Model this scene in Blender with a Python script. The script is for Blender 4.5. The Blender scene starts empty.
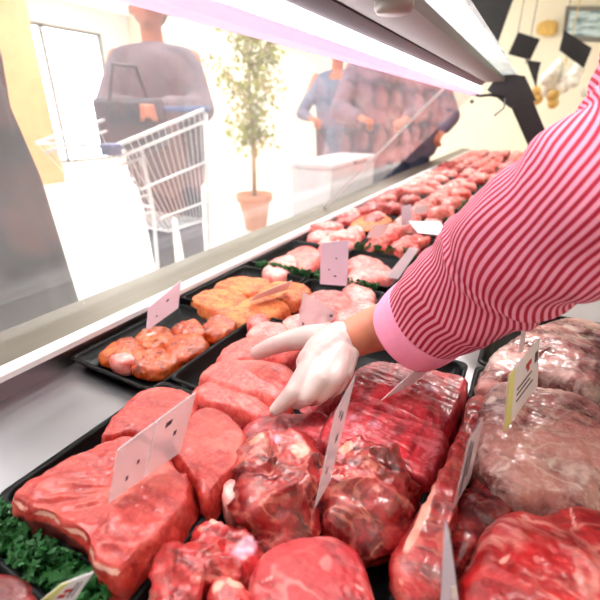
import bpy, bmesh, math, random
from mathutils import Vector, noise, Matrix
random.seed(7)
R = math.radians
scn = bpy.context.scene
COL = scn.collection
ZC = 1.10          # camera height above the shop floor
D = .66            # steel deck of the counter

# ------------------------------------------------------------------ camera
F = 415.; PIT = R(24.0); YAW = R(28.35)
cp, sp, cy, sy = math.cos(PIT), math.sin(PIT), math.cos(YAW), math.sin(YAW)
cd = bpy.data.cameras.new('camera'); cam = bpy.data.objects.new('camera', cd); COL.objects.link(cam)
cam.location = (0, 0, ZC); cam.rotation_euler = (R(90) - PIT, 0, YAW)
cd.sensor_width = 36; cd.lens = 36 * F / 600; cd.clip_start = .01
cd.dof.use_dof = True; cd.dof.focus_distance = .60; cd.dof.aperture_fstop = 4.5
scn.camera = cam

def ray(px, py):
    u = px - 300; v = 300 - py
    up = v * cp - F * sp; f = F * cp + v * sp
    return Vector((u * cy - f * sy, u * sy + f * cy, up))
def PZ(px, py, z):
    r = ray(px, py); return r * ((z - ZC) / r.z) + Vector((0, 0, ZC))
def PX(px, py, x):
    r = ray(px, py); return r * (x / r.x) + Vector((0, 0, ZC))
def PY(px, py, y):
    r = ray(px, py); return r * (y / r.y) + Vector((0, 0, ZC))
def PD(px, py, d):
    return ray(px, py) * (d / F) + Vector((0, 0, ZC))

# ------------------------------------------------------------------ objects
def tag(o, label=None, cat=None, group=None, kind=None):
    if label: o['label'] = label
    if cat: o['category'] = cat
    if group: o['group'] = group
    if kind: o['kind'] = kind
    return o
def empty(name, loc, label=None, cat=None, group=None, rz=0):
    o = bpy.data.objects.new(name, None); COL.objects.link(o)
    o.location = loc; o.rotation_euler.z = rz; o.empty_display_size = .05
    return tag(o, label, cat, group)
def link(name, me, mat, parent=None, loc=None, smooth=True):
    """me is built in world coordinates; loc is its origin"""
    if loc is None:
        if parent is not None: loc = parent.location.copy()
        else:
            b = [v.co for v in me.vertices]
            loc = Vector([(min(p[i] for p in b) + max(p[i] for p in b)) / 2 for i in range(3)])
            loc.z = min(p.z for p in b)
    loc = Vector(loc)
    me.transform(Matrix.Translation(-loc))
    if mat is not None: me.materials.append(mat)
    if smooth: me.polygons.foreach_set('use_smooth', [True] * len(me.polygons))
    o = bpy.data.objects.new(name, me); COL.objects.link(o)
    if parent is not None:
        o.parent = parent; o.location = loc - parent.location
    else: o.location = loc
    return o
def fin(bm, name='m'):
    bmesh.ops.recalc_face_normals(bm, faces=bm.faces[:])
    me = bpy.data.meshes.new(name); bm.to_mesh(me); bm.free(); return me
def add_box(bm, lo, hi, bev=0, mat=None):
    c = [(a + b) / 2 for a, b in zip(lo, hi)]; s = [abs(b - a) for a, b in zip(lo, hi)]
    M = Matrix.Translation(c) @ Matrix.Diagonal((*s, 1))
    if mat is not None: M = mat @ M
    g = bmesh.ops.create_cube(bm, size=1, matrix=M)
    if bev:
        es = list({e for v in g['verts'] for e in v.link_edges})
        bmesh.ops.bevel(bm, geom=es, offset=bev, segments=2, affect='EDGES', profile=.6)
def box(name, lo, hi, mat, parent=None, bev=0, loc=None, smooth=False):
    bm = bmesh.new(); add_box(bm, lo, hi, bev); return link(name, fin(bm), mat, parent, loc, smooth)
def add_tube(bm, pts, r, seg=10, cap=True):
    pts = [Vector(p) for p in pts]; n = len(pts); rings = []
    up = None
    for i, p in enumerate(pts):
        t = (pts[min(i + 1, n - 1)] - pts[max(i - 1, 0)]).normalized()
        if up is None: up = t.orthogonal().normalized()
        a = (up - t * up.dot(t)).normalized(); b = t.cross(a); up = a
        rr = r[i] if isinstance(r, (list, tuple)) else r
        rings.append([bm.verts.new(p + (a * math.cos(2 * math.pi * k / seg) + b * math.sin(2 * math.pi * k / seg)) * rr) for k in range(seg)])
    for i in range(n - 1):
        for k in range(seg):
            bm.faces.new((rings[i][k], rings[i][(k + 1) % seg], rings[i + 1][(k + 1) % seg], rings[i + 1][k]))
    if cap: bm.faces.new(rings[0]); bm.faces.new(rings[-1])
def tube(name, pts, r, mat, parent=None, seg=10):
    bm = bmesh.new(); add_tube(bm, pts, r, seg); return link(name, fin(bm), mat, parent)
def add_prism(bm, prof, y0, y1, close=True):
    """profile (x,z) swept along y"""
    a = [bm.verts.new((x, y0, z)) for x, z in prof]; b = [bm.verts.new((x, y1, z)) for x, z in prof]
    n = len(prof)
    for i in range(n if close else n - 1):
        j = (i + 1) % n; bm.faces.new((a[i], a[j], b[j], b[i]))
    if close: bm.faces.new(a); bm.faces.new(b)
def prism(name, prof, y0, y1, mat, parent=None, bev=0):
    bm = bmesh.new(); add_prism(bm, prof, y0, y1)
    if bev: bmesh.ops.bevel(bm, geom=bm.edges[:], offset=bev, segments=2, affect='EDGES')
    return link(name, fin(bm), mat, parent, smooth=False)
def add_lathe(bm, prof, c, seg=28):
    rings = []
    for r, z in prof:
        rings.append([bm.verts.new((c[0] + r * math.cos(2 * math.pi * k / seg), c[1] + r * math.sin(2 * math.pi * k / seg), c[2] + z)) for k in range(seg)])
    for i in range(len(rings) - 1):
        for k in range(seg):
            bm.faces.new((rings[i][k], rings[i][(k + 1) % seg], rings[i + 1][(k + 1) % seg], rings[i + 1][k]))
    bm.faces.new(rings[0]); bm.faces.new(rings[-1])
def apply_mods(o):
    dg = bpy.context.evaluated_depsgraph_get(); dg.update()
    me = bpy.data.meshes.new_from_object(o.evaluated_get(dg))
    bpy.data.objects.remove(o); return me
def blob_mesh(chains, voxel=.015, smooth=6, flat=None):
    """tapered limbs grown together into ONE continuous surface"""
    bm = bmesh.new()
    for ch in chains:
        for i, (p, r) in enumerate(ch):
            p = Vector(p)
            bmesh.ops.create_icosphere(bm, subdivisions=2, radius=r, matrix=Matrix.Translation(p))
            if i:
                q, s = Vector(ch[i - 1][0]), ch[i - 1][1]
                d = p - q; L = d.length
                if L < 1e-5: continue
                M = Matrix.Translation((p + q) / 2) @ d.to_track_quat('Z', 'Y').to_matrix().to_4x4()
                bmesh.ops.create_cone(bm, cap_ends=True, segments=16, radius1=s, radius2=r, depth=L, matrix=M)
    me = bpy.data.meshes.new('b'); bm.to_mesh(me); bm.free()
    o = bpy.data.objects.new('b', me); COL.objects.link(o)
    m = o.modifiers.new('r', 'REMESH'); m.mode = 'VOXEL'; m.voxel_size = voxel
    m = o.modifiers.new('s', 'SMOOTH'); m.factor = .5; m.iterations = smooth
    return apply_mods(o)

# ------------------------------------------------------------------ materials
def new_mat(name):
    m = bpy.data.materials.new(name); m.use_nodes = True; nt = m.node_tree
    return m, nt, nt.nodes['Principled BSDF']
def nd(nt, t, **k):
    n = nt.nodes.new(t)
    for a, v in k.items():
        if a in n.inputs: n.inputs[a].default_value = v
        else: setattr(n, a, v)
    return n
def lin(c):
    return tuple((x / 12.92 if x <= .04045 else ((x + .055) / 1.055) ** 2.4) for x in [v / 255 for v in c]) + (1,)
def mix(nt, fac, a, b, mode='MIX'):
    n = nt.nodes.new('ShaderNodeMix'); n.data_type = 'RGBA'; n.blend_type = mode
    for s, v in ((0, fac), (6, a), (7, b)):
        if hasattr(v, 'links') or hasattr(v, 'is_linked'): nt.links.new(v, n.inputs[s])
        else: n.inputs[s].default_value = v
    return n.outputs[2]
def mapr(nt, v, a, b, c=0., d=1.):
    n = nt.nodes.new('ShaderNodeMapRange'); n.interpolation_type = 'SMOOTHSTEP'
    nt.links.new(v, n.inputs[0])
    for i, x in enumerate((a, b, c, d)): n.inputs[i + 1].default_value = x
    return n.outputs[0]
def math_(nt, op, a, b=0.):
    n = nt.nodes.new('ShaderNodeMath'); n.operation = op
    for i, v in enumerate((a, b)):
        if hasattr(v, 'is_linked'): nt.links.new(v, n.inputs[i])
        else: n.inputs[i].default_value = v
    return n.outputs[0]
def coords(nt, scale=(1, 1, 1), rot=(0, 0, 0)):
    tc = nt.nodes.new('ShaderNodeTexCoord'); oi = nt.nodes.new('ShaderNodeObjectInfo')
    ad = nt.nodes.new('ShaderNodeVectorMath'); ad.operation = 'ADD'
    mu = nt.nodes.new('ShaderNodeMath'); mu.operation = 'MULTIPLY'; mu.inputs[1].default_value = 7.3
    nt.links.new(oi.outputs['Random'], mu.inputs[0])
    nt.links.new(tc.outputs['Object'], ad.inputs[0]); nt.links.new(mu.outputs[0], ad.inputs[1])
    mp = nt.nodes.new('ShaderNodeMapping'); mp.inputs['Scale'].default_value = scale; mp.inputs['Rotation'].default_value = rot
    nt.links.new(ad.outputs[0], mp.inputs[0]); return mp.outputs[0]
def noi(nt, vec, scale, detail=4, rough=.55, dist=0.):
    n = nd(nt, 'ShaderNodeTexNoise', Scale=scale, Detail=detail, Roughness=rough, Distortion=dist)
    nt.links.new(vec, n.inputs['Vector']); return n.outputs['Fac']
def bump(nt, p, h, strength=.3, dist=.002):
    b = nd(nt, 'ShaderNodeBump', Strength=strength, Distance=dist)
    nt.links.new(h, b.inputs['Height']); nt.links.new(b.outputs[0], p.inputs['Normal'])
def plain(name, rgb, rough=.5, metal=0., var=.06, scale=20, spec=.5, bmp=0., **kw):
    m, nt, p = new_mat(name)
    v = coords(nt); n = noi(nt, v, scale)
    c = lin(rgb); dk = tuple(x * (1 - 2 * var) for x in c[:3]) + (1,); lt = tuple(min(1, x * (1 + 2 * var)) for x in c[:3]) + (1,)
    nt.links.new(mix(nt, n, dk, lt), p.inputs['Base Color'])
    p.inputs['Roughness'].default_value = rough; p.inputs['Metallic'].default_value = metal
    p.inputs['Specular IOR Level'].default_value = spec
    if bmp: bump(nt, p, n, bmp, .004)
    for k, x in kw.items(): p.inputs[k].default_value = x
    return m
def meat_mat(name, base, dark, light, fat=(238, 200, 190), grain=(30, 30, 30), rot=(0, 0, 0), marb=.0, marb_scale=22, rough=.38, blot=.5, coat=.35, bmp=.5):
    m, nt, p = new_mat(name)
    v = coords(nt, grain, rot); v1 = coords(nt)
    n1 = noi(nt, v, 1.0, 6, .6, .6); n2 = noi(nt, v1, 16, 4, .6)
    n3 = noi(nt, v1, 160, 3, .6)
    c = mix(nt, mapr(nt, n1, .36, .62), lin(dark), lin(base))
    c = mix(nt, mapr(nt, n2, .5, .72, 0, blot), c, lin(light))
    c = mix(nt, mapr(nt, n3, .45, .75, 0, .45), c, lin(light))
    if marb:
        n4 = noi(nt, coords(nt, (1, 1.7, 1.3), (.3, .2, rot[2] + .4)), marb_scale * .75, 3, .55, .9)
        f = mapr(nt, math_(nt, 'ABSOLUTE', math_(nt, 'SUBTRACT', n4, .5)), .006, .045, marb, 0.)
        c = mix(nt, math_(nt, 'MULTIPLY', f, mapr(nt, n2, .35, .6)), c, lin(fat))
    at = nt.nodes.new('ShaderNodeAttribute'); at.attribute_name = 'mk'
    se = nt.nodes.new('ShaderNodeSeparateColor'); nt.links.new(at.outputs['Color'], se.inputs[0])
    br = noi(nt, v1, 55, 4, .65)
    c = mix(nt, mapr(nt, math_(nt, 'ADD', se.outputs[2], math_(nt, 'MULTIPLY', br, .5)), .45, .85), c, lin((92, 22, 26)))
    fm = mapr(nt, math_(nt, 'ADD', se.outputs[0], math_(nt, 'MULTIPLY', br, .6)), .55, .85)
    c = mix(nt, fm, c, lin(fat))
    sm = mapr(nt, math_(nt, 'ADD', se.outputs[1], math_(nt, 'MULTIPLY', n1, .5)), .4, 1.3, 0., .85)
    c = mix(nt, sm, c, lin((196, 150, 172)))
    nt.links.new(c, p.inputs['Base Color'])
    nt.links.new(mapr(nt, n2, .3, .7, rough - .1, rough + .15), p.inputs['Roughness'])
    p.inputs['Coat Weight'].default_value = coat; p.inputs['Coat Roughness'].default_value = .22
    h = math_(nt, 'ADD', math_(nt, 'MULTIPLY', n1, .7), math_(nt, 'MULTIPLY', n3, .35))
    bump(nt, p, h, bmp, .003)
    return m

M = {}
M['beef'] = meat_mat('beef_pink', (198, 58, 50), (164, 30, 30), (228, 112, 98), fat=(238, 180, 164), blot=.75, grain=(14, 90, 50), rot=(0, 0, .5), rough=.44, coat=.25, bmp=.7)
M['beefdark'] = meat_mat('beef_dark_red', (176, 28, 34), (104, 10, 16), (216, 84, 80), fat=(232, 152, 134), grain=(22, 80, 40), marb=.28, rough=.34, coat=.5, bmp=.9)
M['shoulder'] = meat_mat('shoulder_red', (146, 18, 24), (70, 6, 10), (206, 70, 62), fat=(232, 144, 124), grain=(18, 46, 26), marb=.42, marb_scale=20, rough=.3, coat=.6, bmp=1.)
M['round'] = meat_mat('round_steak_red', (160, 22, 32), (122, 10, 18), (200, 66, 68), fat=(236, 140, 134), grain=(50, 50, 50), marb=.4, marb_scale=12, rough=.52, coat=.08, bmp=.8)
M['veined'] = meat_mat('veined_red', (200, 28, 34), (148, 12, 18), (232, 84, 82), fat=(244, 168, 158), grain=(30, 60, 34), marb=.6, marb_scale=13, rough=.38, coat=.25, bmp=.9)
M['loin'] = meat_mat('loin_crimson', (186, 32, 44), (128, 14, 24), (222, 92, 100), fat=(226, 130, 140), grain=(60, 12, 34), marb=.4, rough=.38, bmp=.8)
M['lamb'] = meat_mat('fat_covered_lamb', (206, 144, 136), (92, 34, 36), (240, 210, 200), fat=(244, 226, 216), grain=(8, 20, 13), rot=(0, 0, .9), marb=.5, marb_scale=16, rough=.3, coat=.6, bmp=.8)
M['pork'] = meat_mat('pork_pink', (234, 104, 96), (206, 64, 62), (246, 164, 152), grain=(70, 12, 34), rot=(0, 0, -.4), rough=.42, coat=.3, bmp=.8)
M['porkpale'] = meat_mat('pork_pale', (242, 146, 140), (222, 96, 94), (250, 202, 194), fat=(250, 226, 214), grain=(40, 16, 30), marb=.3, rough=.42, coat=.25)
M['farred'] = meat_mat('far_meat_washed_pale', (232, 122, 114), (196, 62, 60), (248, 184, 174), fat=(252, 232, 222), grain=(30, 20, 30), marb=.5, rough=.45)  # paled on purpose: haze and glare over the far rows put into the colour
M['marinated'] = meat_mat('marinated_orange', (188, 62, 8), (116, 26, 4), (220, 118, 40), grain=(70, 70, 70), rough=.28, coat=.4, bmp=1.)
M['breaded'] = meat_mat('breaded_gold', (214, 116, 58), (178, 62, 28), (232, 164, 104), grain=(34, 34, 34), rough=.6, coat=.1, bmp=1.)
M['black'] = plain('black_plastic', (9, 9, 10), .36, var=.1, spec=.12)
M['blackmatt'] = plain('black_matt', (16, 15, 16), .6, var=.1)
M['post'] = plain('black_painted_metal', (26, 22, 26), .4, var=.1)
M['parsley'] = plain('parsley_green', (18, 86, 28), .6, var=.25, scale=60)
M['clear'] = None
M['white_lam'] = plain('white_enamel', (232, 226, 230), .35, var=.02)
M['floor'] = plain('pale_floor_tile', (236, 232, 226), .3, var=.03, scale=3)
M['wall'] = plain('white_plaster', (240, 238, 234), .8, var=.02, scale=4)
M['cream'] = plain('cream_plaster', (240, 232, 208), .8, var=.03, scale=4)
M['orange'] = plain('orange_timber', (224, 158, 108), .6, var=.12, scale=5)
M['ceil'] = plain('ceiling_white', (240, 240, 238), .9, var=.02)
M['coatdark'] = plain('navy_wool', (24, 26, 36), .9, var=.2, scale=60, bmp=.3)
M['coatgrey'] = plain('brown_grey_jacket', (110, 96, 106), .85, var=.2, scale=12, bmp=.3)
M['coatmauve'] = plain('mauve_brown_jacket', (112, 92, 108), .85, var=.25, scale=12, bmp=.3)
M['coatrose'] = plain('rose_brown_jacket', (110, 98, 120), .85, var=.25, scale=14, bmp=.3)
M['coatblue'] = plain('blue_grey_coat', (112, 122, 146), .85, var=.2, scale=12, bmp=.3)
M['jeans'] = plain('denim', (60, 66, 88), .9, var=.2, scale=50)
M['shoe'] = plain('shoe_leather', (40, 34, 32), .5)
M['skin'] = plain('skin', (192, 114, 88), .5, var=.08, scale=30, bmp=.1)
M['hair'] = plain('brown_hair', (70, 50, 38), .6, var=.2, scale=40)
M['eye'] = plain('dark_brown_eye', (50, 34, 26), .2)
M['leather'] = plain('dark_bag_leather', (54, 58, 74), .5, var=.15)
M['chrome'] = plain('bright_wire', (240, 242, 245), .3, .2, var=.02)
M['bluegrey'] = plain('blue_plastic', (74, 96, 140), .4)
M['terracotta'] = plain('pale_terracotta', (216, 140, 106), .8, var=.08)
M['soil'] = plain('soil', (70, 52, 40), .9, var=.3)
M['bark'] = plain('pale_bark', (170, 146, 104), .85, var=.2, scale=40)
M['leaf'] = plain('ficus_leaf', (148, 148, 56), .5, var=.4, scale=4)
M['apron'] = plain('white_cotton', (236, 234, 232), .85)
M['trouser'] = plain('dark_trousers', (40, 40, 46), .9)
M['garlic'] = plain('ivory_bulb', (244, 240, 226), .6)
M['gold'] = plain('straw_gold', (214, 176, 96), .6, var=.2)
M['frame'] = plain('grey_wood_frame', (120, 116, 106), .5)
M['cardw'] = plain('white_card', (244, 238, 244), .5, var=.01)
M['cardp'] = plain('pinkish_card', (226, 220, 242), .45, var=.01)
M['yellow'] = plain('pale_lime_band', (226, 226, 140), .5, var=.01)
M['redink'] = plain('red_ink', (196, 40, 40), .5)
M['ink'] = plain('dark_ink', (60, 40, 60), .5)
M['cuff'] = plain('pink_cuff_cotton', (242, 150, 184), .85, var=.04, scale=120, bmp=.15)

def steel(name, rgb, rough, scale=(400, 6, 400)):
    m, nt, p = new_mat(name); v = coords(nt, scale)
    n = noi(nt, v, 1., 3)
    c = lin(rgb); nt.links.new(mix(nt, n, tuple(x * .93 for x in c[:3]) + (1,), c), p.inputs['Base Color'])
    p.inputs['Metallic'].default_value = 1
    nt.links.new(mapr(nt, n, .2, .8, rough - .06, rough + .08), p.inputs['Roughness']); return m
M['steel'] = steel('brushed_steel', (158, 154, 158), .34, (700, 5, 700))
M['sill'] = steel('satin_aluminium', (132, 124, 114), .42, (60, 3, 60))
M['canopy'] = plain('grey_canopy_metal', (84, 80, 74), .6, 0.)
M['canopydark'] = plain('mauve_grey_reflector_edge', (46, 32, 42), .5, .2)
def glassy(name, tint, haze, rough=.0, hazecol=(1, 1, 1)):
    """clear sheet: mostly see-through, a white haze mixed in, and a mirror sheen"""
    m, nt, p = new_mat(name); out = nt.nodes['Material Output']; nt.nodes.remove(p)
    tr = nd(nt, 'ShaderNodeBsdfTransparent', Color=(*tint, 1))
    df = nd(nt, 'ShaderNodeBsdfDiffuse', Color=(*hazecol, 1)); tl = nd(nt, 'ShaderNodeBsdfTranslucent', Color=(*hazecol, 1))
    ad = nt.nodes.new('ShaderNodeMixShader'); ad.inputs[0].default_value = .5
    nt.links.new(df.outputs[0], ad.inputs[1]); nt.links.new(tl.outputs[0], ad.inputs[2])
    mx = nt.nodes.new('ShaderNodeMixShader')
    v = coords(nt); n = noi(nt, v, 5, 4)
    nt.links.new(mapr(nt, n, .3, .7, haze * .8, haze * 1.2), mx.inputs[0])
    nt.links.new(tr.outputs[0], mx.inputs[1]); nt.links.new(ad.outputs[0], mx.inputs[2])
    gl = nd(nt, 'ShaderNodeBsdfGlossy', Roughness=rough); lw = nd(nt, 'ShaderNodeLayerWeight', Blend=.5)
    m2 = nt.nodes.new('ShaderNodeMixShader'); nt.links.new(math_(nt, 'MULTIPLY_ADD', math_(nt, 'POWER', lw.outputs['Facing'], 5.), .35), m2.inputs[0])
    m2.inputs[0].links[0].from_node.inputs[2].default_value = .03
    nt.links.new(mx.outputs[0], m2.inputs[1]); nt.links.new(gl.outputs[0], m2.inputs[2])
    nt.links.new(m2.outputs[0], out.inputs[0]); return m
M['glass'] = glassy('veiled_counter_glass', (.97, .99, .99), .065)  # milky haze stands in for the veil of reflections and glare
M['shelfglass'] = glassy('frosted_shelf_glass', (.9, .95, .97), .35, .1, (.86, .93, .97))
M['pane'] = glassy('window_glass', (.98, .99, 1), .02)
M['clear'] = glassy('clear_tag_plastic', (.95, .92, .94), .38, .1, (.76, .70, .73))
def emit(name, rgb, s):
    m, nt, p = new_mat(name)
    p.inputs['Base Color'].default_value = (.9, .9, .9, 1); p.inputs['Emission Color'].default_value = (*rgb, 1); p.inputs['Emission Strength'].default_value = s
    return m
M['tube'] = emit('tube_light', (1, .95, .98), 14.)
M['lamp'] = emit('added_ceiling_diffuser', (1, .98, .97), 60.)
M['lampstaff'] = emit('added_ceiling_diffuser_soft', (1, .98, .97), 6.)
M['lip'] = emit('glowing_plastic_lip', (.78, .42, .68), .95)  # glow put in for tube light coming through the plastic lip
def glove_mat():
    m, nt, p = new_mat('thin_white_latex'); v = coords(nt)
    n = noi(nt, v, 14, 3); n2 = noi(nt, coords(nt, (30, 90, 60)), 1., 4)
    nt.links.new(mix(nt, mapr(nt, n, .4, .7), lin((210, 190, 186)), lin((206, 162, 160))), p.inputs['Base Color'])
    p.inputs['Roughness'].default_value = .45; p.inputs['Subsurface Weight'].default_value = .15; p.inputs['Subsurface Radius'].default_value = (.01, .005, .004)
    bump(nt, p, n2, .35, .003); return m
M['glove'] = glove_mat()
def stripe_mat(name, attr):
    m, nt, p = new_mat(name)
    if attr:
        a = nt.nodes.new('ShaderNodeAttribute'); a.attribute_name = 'st'; s = nt.nodes.new('ShaderNodeSeparateXYZ')
        nt.links.new(a.outputs['Vector'], s.inputs[0]); u = s.outputs[0]
        fr = math_(nt, 'FRACT', u)
    else:
        s = nt.nodes.new('ShaderNodeSeparateXYZ'); nt.links.new(coords(nt), s.inputs[0]); fr = math_(nt, 'FRACT', math_(nt, 'MULTIPLY', s.outputs[1], 120.))
    d = math_(nt, 'ABSOLUTE', math_(nt, 'SUBTRACT', fr, .5))
    f = mapr(nt, d, .2, .3)
    c = mix(nt, f, lin((168, 16, 50)), lin((232, 150, 176)))
    nt.links.new(c, p.inputs['Base Color']); p.inputs['Roughness'].default_value = .85
    w = noi(nt, coords(nt), 400, 2); bump(nt, p, w, .15, .001); return m
M['stripe'] = stripe_mat('red_pink_striped_cotton', True)
M['stripe2'] = stripe_mat('red_pink_striped_cotton_body', False)
def picture_mat():
    m, nt, p = new_mat('seascape_bands'); v = coords(nt); s = nt.nodes.new('ShaderNodeSeparateXYZ'); nt.links.new(v, s.inputs[0])
    w = noi(nt, coords(nt, (4, 4, 14)), 1., 3)
    nt.links.new(mix(nt, mapr(nt, w, .35, .65), lin((96, 128, 136)), lin((206, 226, 226))), p.inputs['Base Color']); p.inputs['Roughness'].default_value = .3; return m
M['picture'] = picture_mat()

# ------------------------------------------------------------------ the room
def struct(o): o['kind'] = 'structure'; return o
XL, XR, Y0, Y1, ZH = -9.0, 2.2, -2.6, 8.2, 3.2
struct(box('floor', (XL, Y0, -.1), (XR, Y1, 0), M['floor']))
struct(box('ceiling', (XL, Y0, ZH), (XR, Y1, ZH + .1), M['ceil']))
struct(box('wall_right', (XR, Y0, 0), (XR + .1, Y1, ZH), M['cream']))
struct(box('wall_front', (XL, Y0 - .1, 0), (XR, Y0, ZH), M['wall']))
struct(box('wall_back', (XL, Y1, 0), (XR, Y1 + .1, ZH), M['cream']))
# left wall with a wide shop window
wy0, wy1, wz0, wz1 = 5.15, 7.4, .15, 2.75
bm = bmesh.new()
add_box(bm, (XL - .15, Y0, 0), (XL, wy0, ZH)); add_box(bm, (XL - .15, wy1, 0), (XL, Y1, ZH))
add_box(bm, (XL - .15, wy0, 0), (XL, wy1, wz0)); add_box(bm, (XL - .15, wy0, wz1), (XL, wy1, ZH))
struct(link('wall_left', fin(bm), M['wall'], smooth=False))
wf = bmesh.new()
for y in (wy0, (wy0 * .62 + wy1 * .38), wy1 - .06): add_box(wf, (XL - .1, y, wz0), (XL - .02, y + .06, wz1))
for z in (wz0, wz1 - .06): add_box(wf, (XL - .1, wy0, z), (XL - .02, wy1, z + .06))
w = struct(link('window_1', fin(wf), M['frame'], smooth=False))
box('window_pane', (XL - .065, wy0, wz0), (XL - .055, wy1, wz1), M['pane'], w)
# orange clad pier at the left
pb = PZ(66, 182, 0)
bm = bmesh.new(); add_box(bm, (-.9, -1.6, 0), (0, 0, ZH))
bm.transform(Matrix.Translation((pb.x, pb.y, 0)))
struct(link('wall_pier', fin(bm), M['orange'], smooth=False))
# unseen ceiling lights, added to brighten the hall and the counter
def clight(x, y, lab, L=1.5, W=.32):
    t = empty('added_ceiling_light', (x, y, ZH), lab, 'ceiling light', 'added ceiling lights')
    bm = bmesh.new()
    for s in (-1, 1):
        add_box(bm, (x + s * W / 2 - .02, y - L / 2, ZH - .07), (x + s * W / 2 + .02, y + L / 2, ZH - .001))
        add_box(bm, (x - W / 2, y + s * L / 2 - .02, ZH - .07), (x + W / 2, y + s * L / 2 + .02, ZH - .001))
    link('housing', fin(bm), M['white_lam'], t, smooth=False)
    box('diffuser', (x - W / 2 + .02, y - L / 2 + .02, ZH - .05), (x + W / 2 - .02, y + L / 2 - .02, ZH - .03), M['lampstaff' if x > 0 else 'lamp'], t)
LAB = 'white framed ceiling light panel added out of frame to brighten the shop'
for x, y in ((.9, -.6), (.9, 1.6), (.9, 4.0), (-1.6, .2), (-1.6, 2.8), (-1.6, 5.4), (-4.2, 1.2), (-4.2, 4.0), (-6.6, 2.6), (-6.6, 5.6)):
    clight(x, y, LAB)

# ------------------------------------------------------------------ the display counter
YA, YB = -.9, 5.9
ct = empty('display_counter', (-.3, 2.0, 0), 'long steel refrigerated meat counter with slanted glass front and lit canopy', 'display counter')
prism('plinth', [(-.84, 0), (.26, 0), (.26, .60), (-.84, .60)], YA, YB, M['white_lam'], ct)
prism('deck', [(-.725, D - .04), (.27, D - .04), (.27, D), (-.725, D)], YA, YB, M['steel'], ct)
prism('edge_trim', [(-.728, D - .04), (-.71, D - .04), (-.71, .695), (-.728, .695)], YA, YB, M['steel'], ct).name = 'back_liner'
prism('edge_trim', [(-.728, .6955), (-.706, .6955), (-.706, .706), (-.711, .7125), (-.728, .7125)], YA, YB, M['white_lam'], ct)
prism('front_sill', [(-.728, D), (-.728, .711), (-.842, .719), (-.86, .700), (-.86, .58), (-.84, .58), (-.84, D)], YA, YB, M['sill'], ct)
bm = bmesh.new()
add_box(bm, (.262, YA, D - .06), (.285, YB, D + .02), .004)
link('staff_edge', fin(bm), M['steel'], ct, smooth=False)
# slanted glass panes, seam where the photo shows it
g0 = Vector((-.805, 0, .714)); g1 = Vector((-.335, 0, 1.192))
gd = (g1 - g0).normalized(); gn = Vector((gd.z, 0, -gd.x)) * .004
def pane(y0, y1):
    bm = bmesh.new(); add_prism(bm, [(p.x, p.z) for p in (g0 - gn, g1 - gn, g1 + gn, g0 + gn)], y0, y1)
    link('glass_pane', fin(bm), M['glass'], ct, smooth=False)
YS = 1.71
pane(YA, YS - .003); pane(YS + .003, 2.42)
prism('pane_seam', [(p.x, p.z) for p in (g0 - gn * 1.2, g1 - gn * 1.2, g1 + gn * 1.2, g0 + gn * 1.2)], YS - .003, YS + .003, M['white_lam'], ct)
YE = 2.30
prism('lamp_lip', [(-.345, 1.19), (-.302, 1.186), (-.296, 1.2), (-.345, 1.212)], YA, YE + .1, M['lip'], ct)
bm = bmesh.new(); add_tube(bm, [(-.305, YA, 1.2125), (-.305, YE + .06, 1.2125)], .0135, 16)
lt = link('light_tube', fin(bm), M['tube'], ct)
for y in (YE + .06,):
    bm = bmesh.new(); add_tube(bm, [(-.305, y, 1.2125), (-.305, y + .05, 1.2125)], .016, 14); link('end_cap', fin(bm), M['post'], lt)
prism('canopy_reflector', [(-.35, 1.232), (-.292, 1.222), (-.272, 1.236), (-.272, 1.25), (-.35, 1.25)], YA, YE, M['canopydark'], ct)
prism('canopy', [(-.272, 1.2385), (-.191, 1.2375), (-.191, 1.256), (-.272, 1.256)], YA, YE, M['canopy'], ct)
prism('glass_shelf', [(-.30, 1.262), (-.143, 1.262), (-.143, 1.272), (-.30, 1.272)], YA, YE - .05, M['shelfglass'], ct)
kp = PZ(394, 3, 1.236)
bm = bmesh.new(); add_lathe(bm, [(.001, -.012), (.022, -.012), (.026, -.006), (.026, .004), (.001, .004)], kp, 20); link('dark_reflection_disc', fin(bm), M['frame'], ct)  # added disc standing in for a dark oval reflection under the canopy
# black end bracket and slanting post
def slab_poly(name, pts, y0, y1, mat, parent):
    bm = bmesh.new(); add_prism(bm, [(p.x, p.z) for p in pts], y0, y1); return link(name, fin(bm), mat, parent, smooth=False)
q = [PY(487, 90, YE), PY(500, 72, YE), PY(525, 76, YE), PY(536, 100, YE), PY(510, 108, YE)]
slab_poly('end_bracket', q, YE, YE + .12, M['post'], ct)
q = [PY(506, 96, YE), PY(531, 96, YE), PY(578, 210, YE), PY(563, 225, YE)]
slab_poly('support_post', q, YE + .01, YE + .06, M['post'], ct)
e = PY(497, 94, YE - .02)
tube('lamp_cable', [PY(470, 93, YE - .02), PY(480, 96, YE - .02), PY(490, 95, YE - .02), PY(503, 97, YE - .02)], .006, M['post'], ct, 8)
tube('shelf_catch', [PY(505, 98, YE - .02), PY(504, 108, YE - .02), PY(494, 116, YE - .02)], .004, M['steel'], ct, 6)

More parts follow.
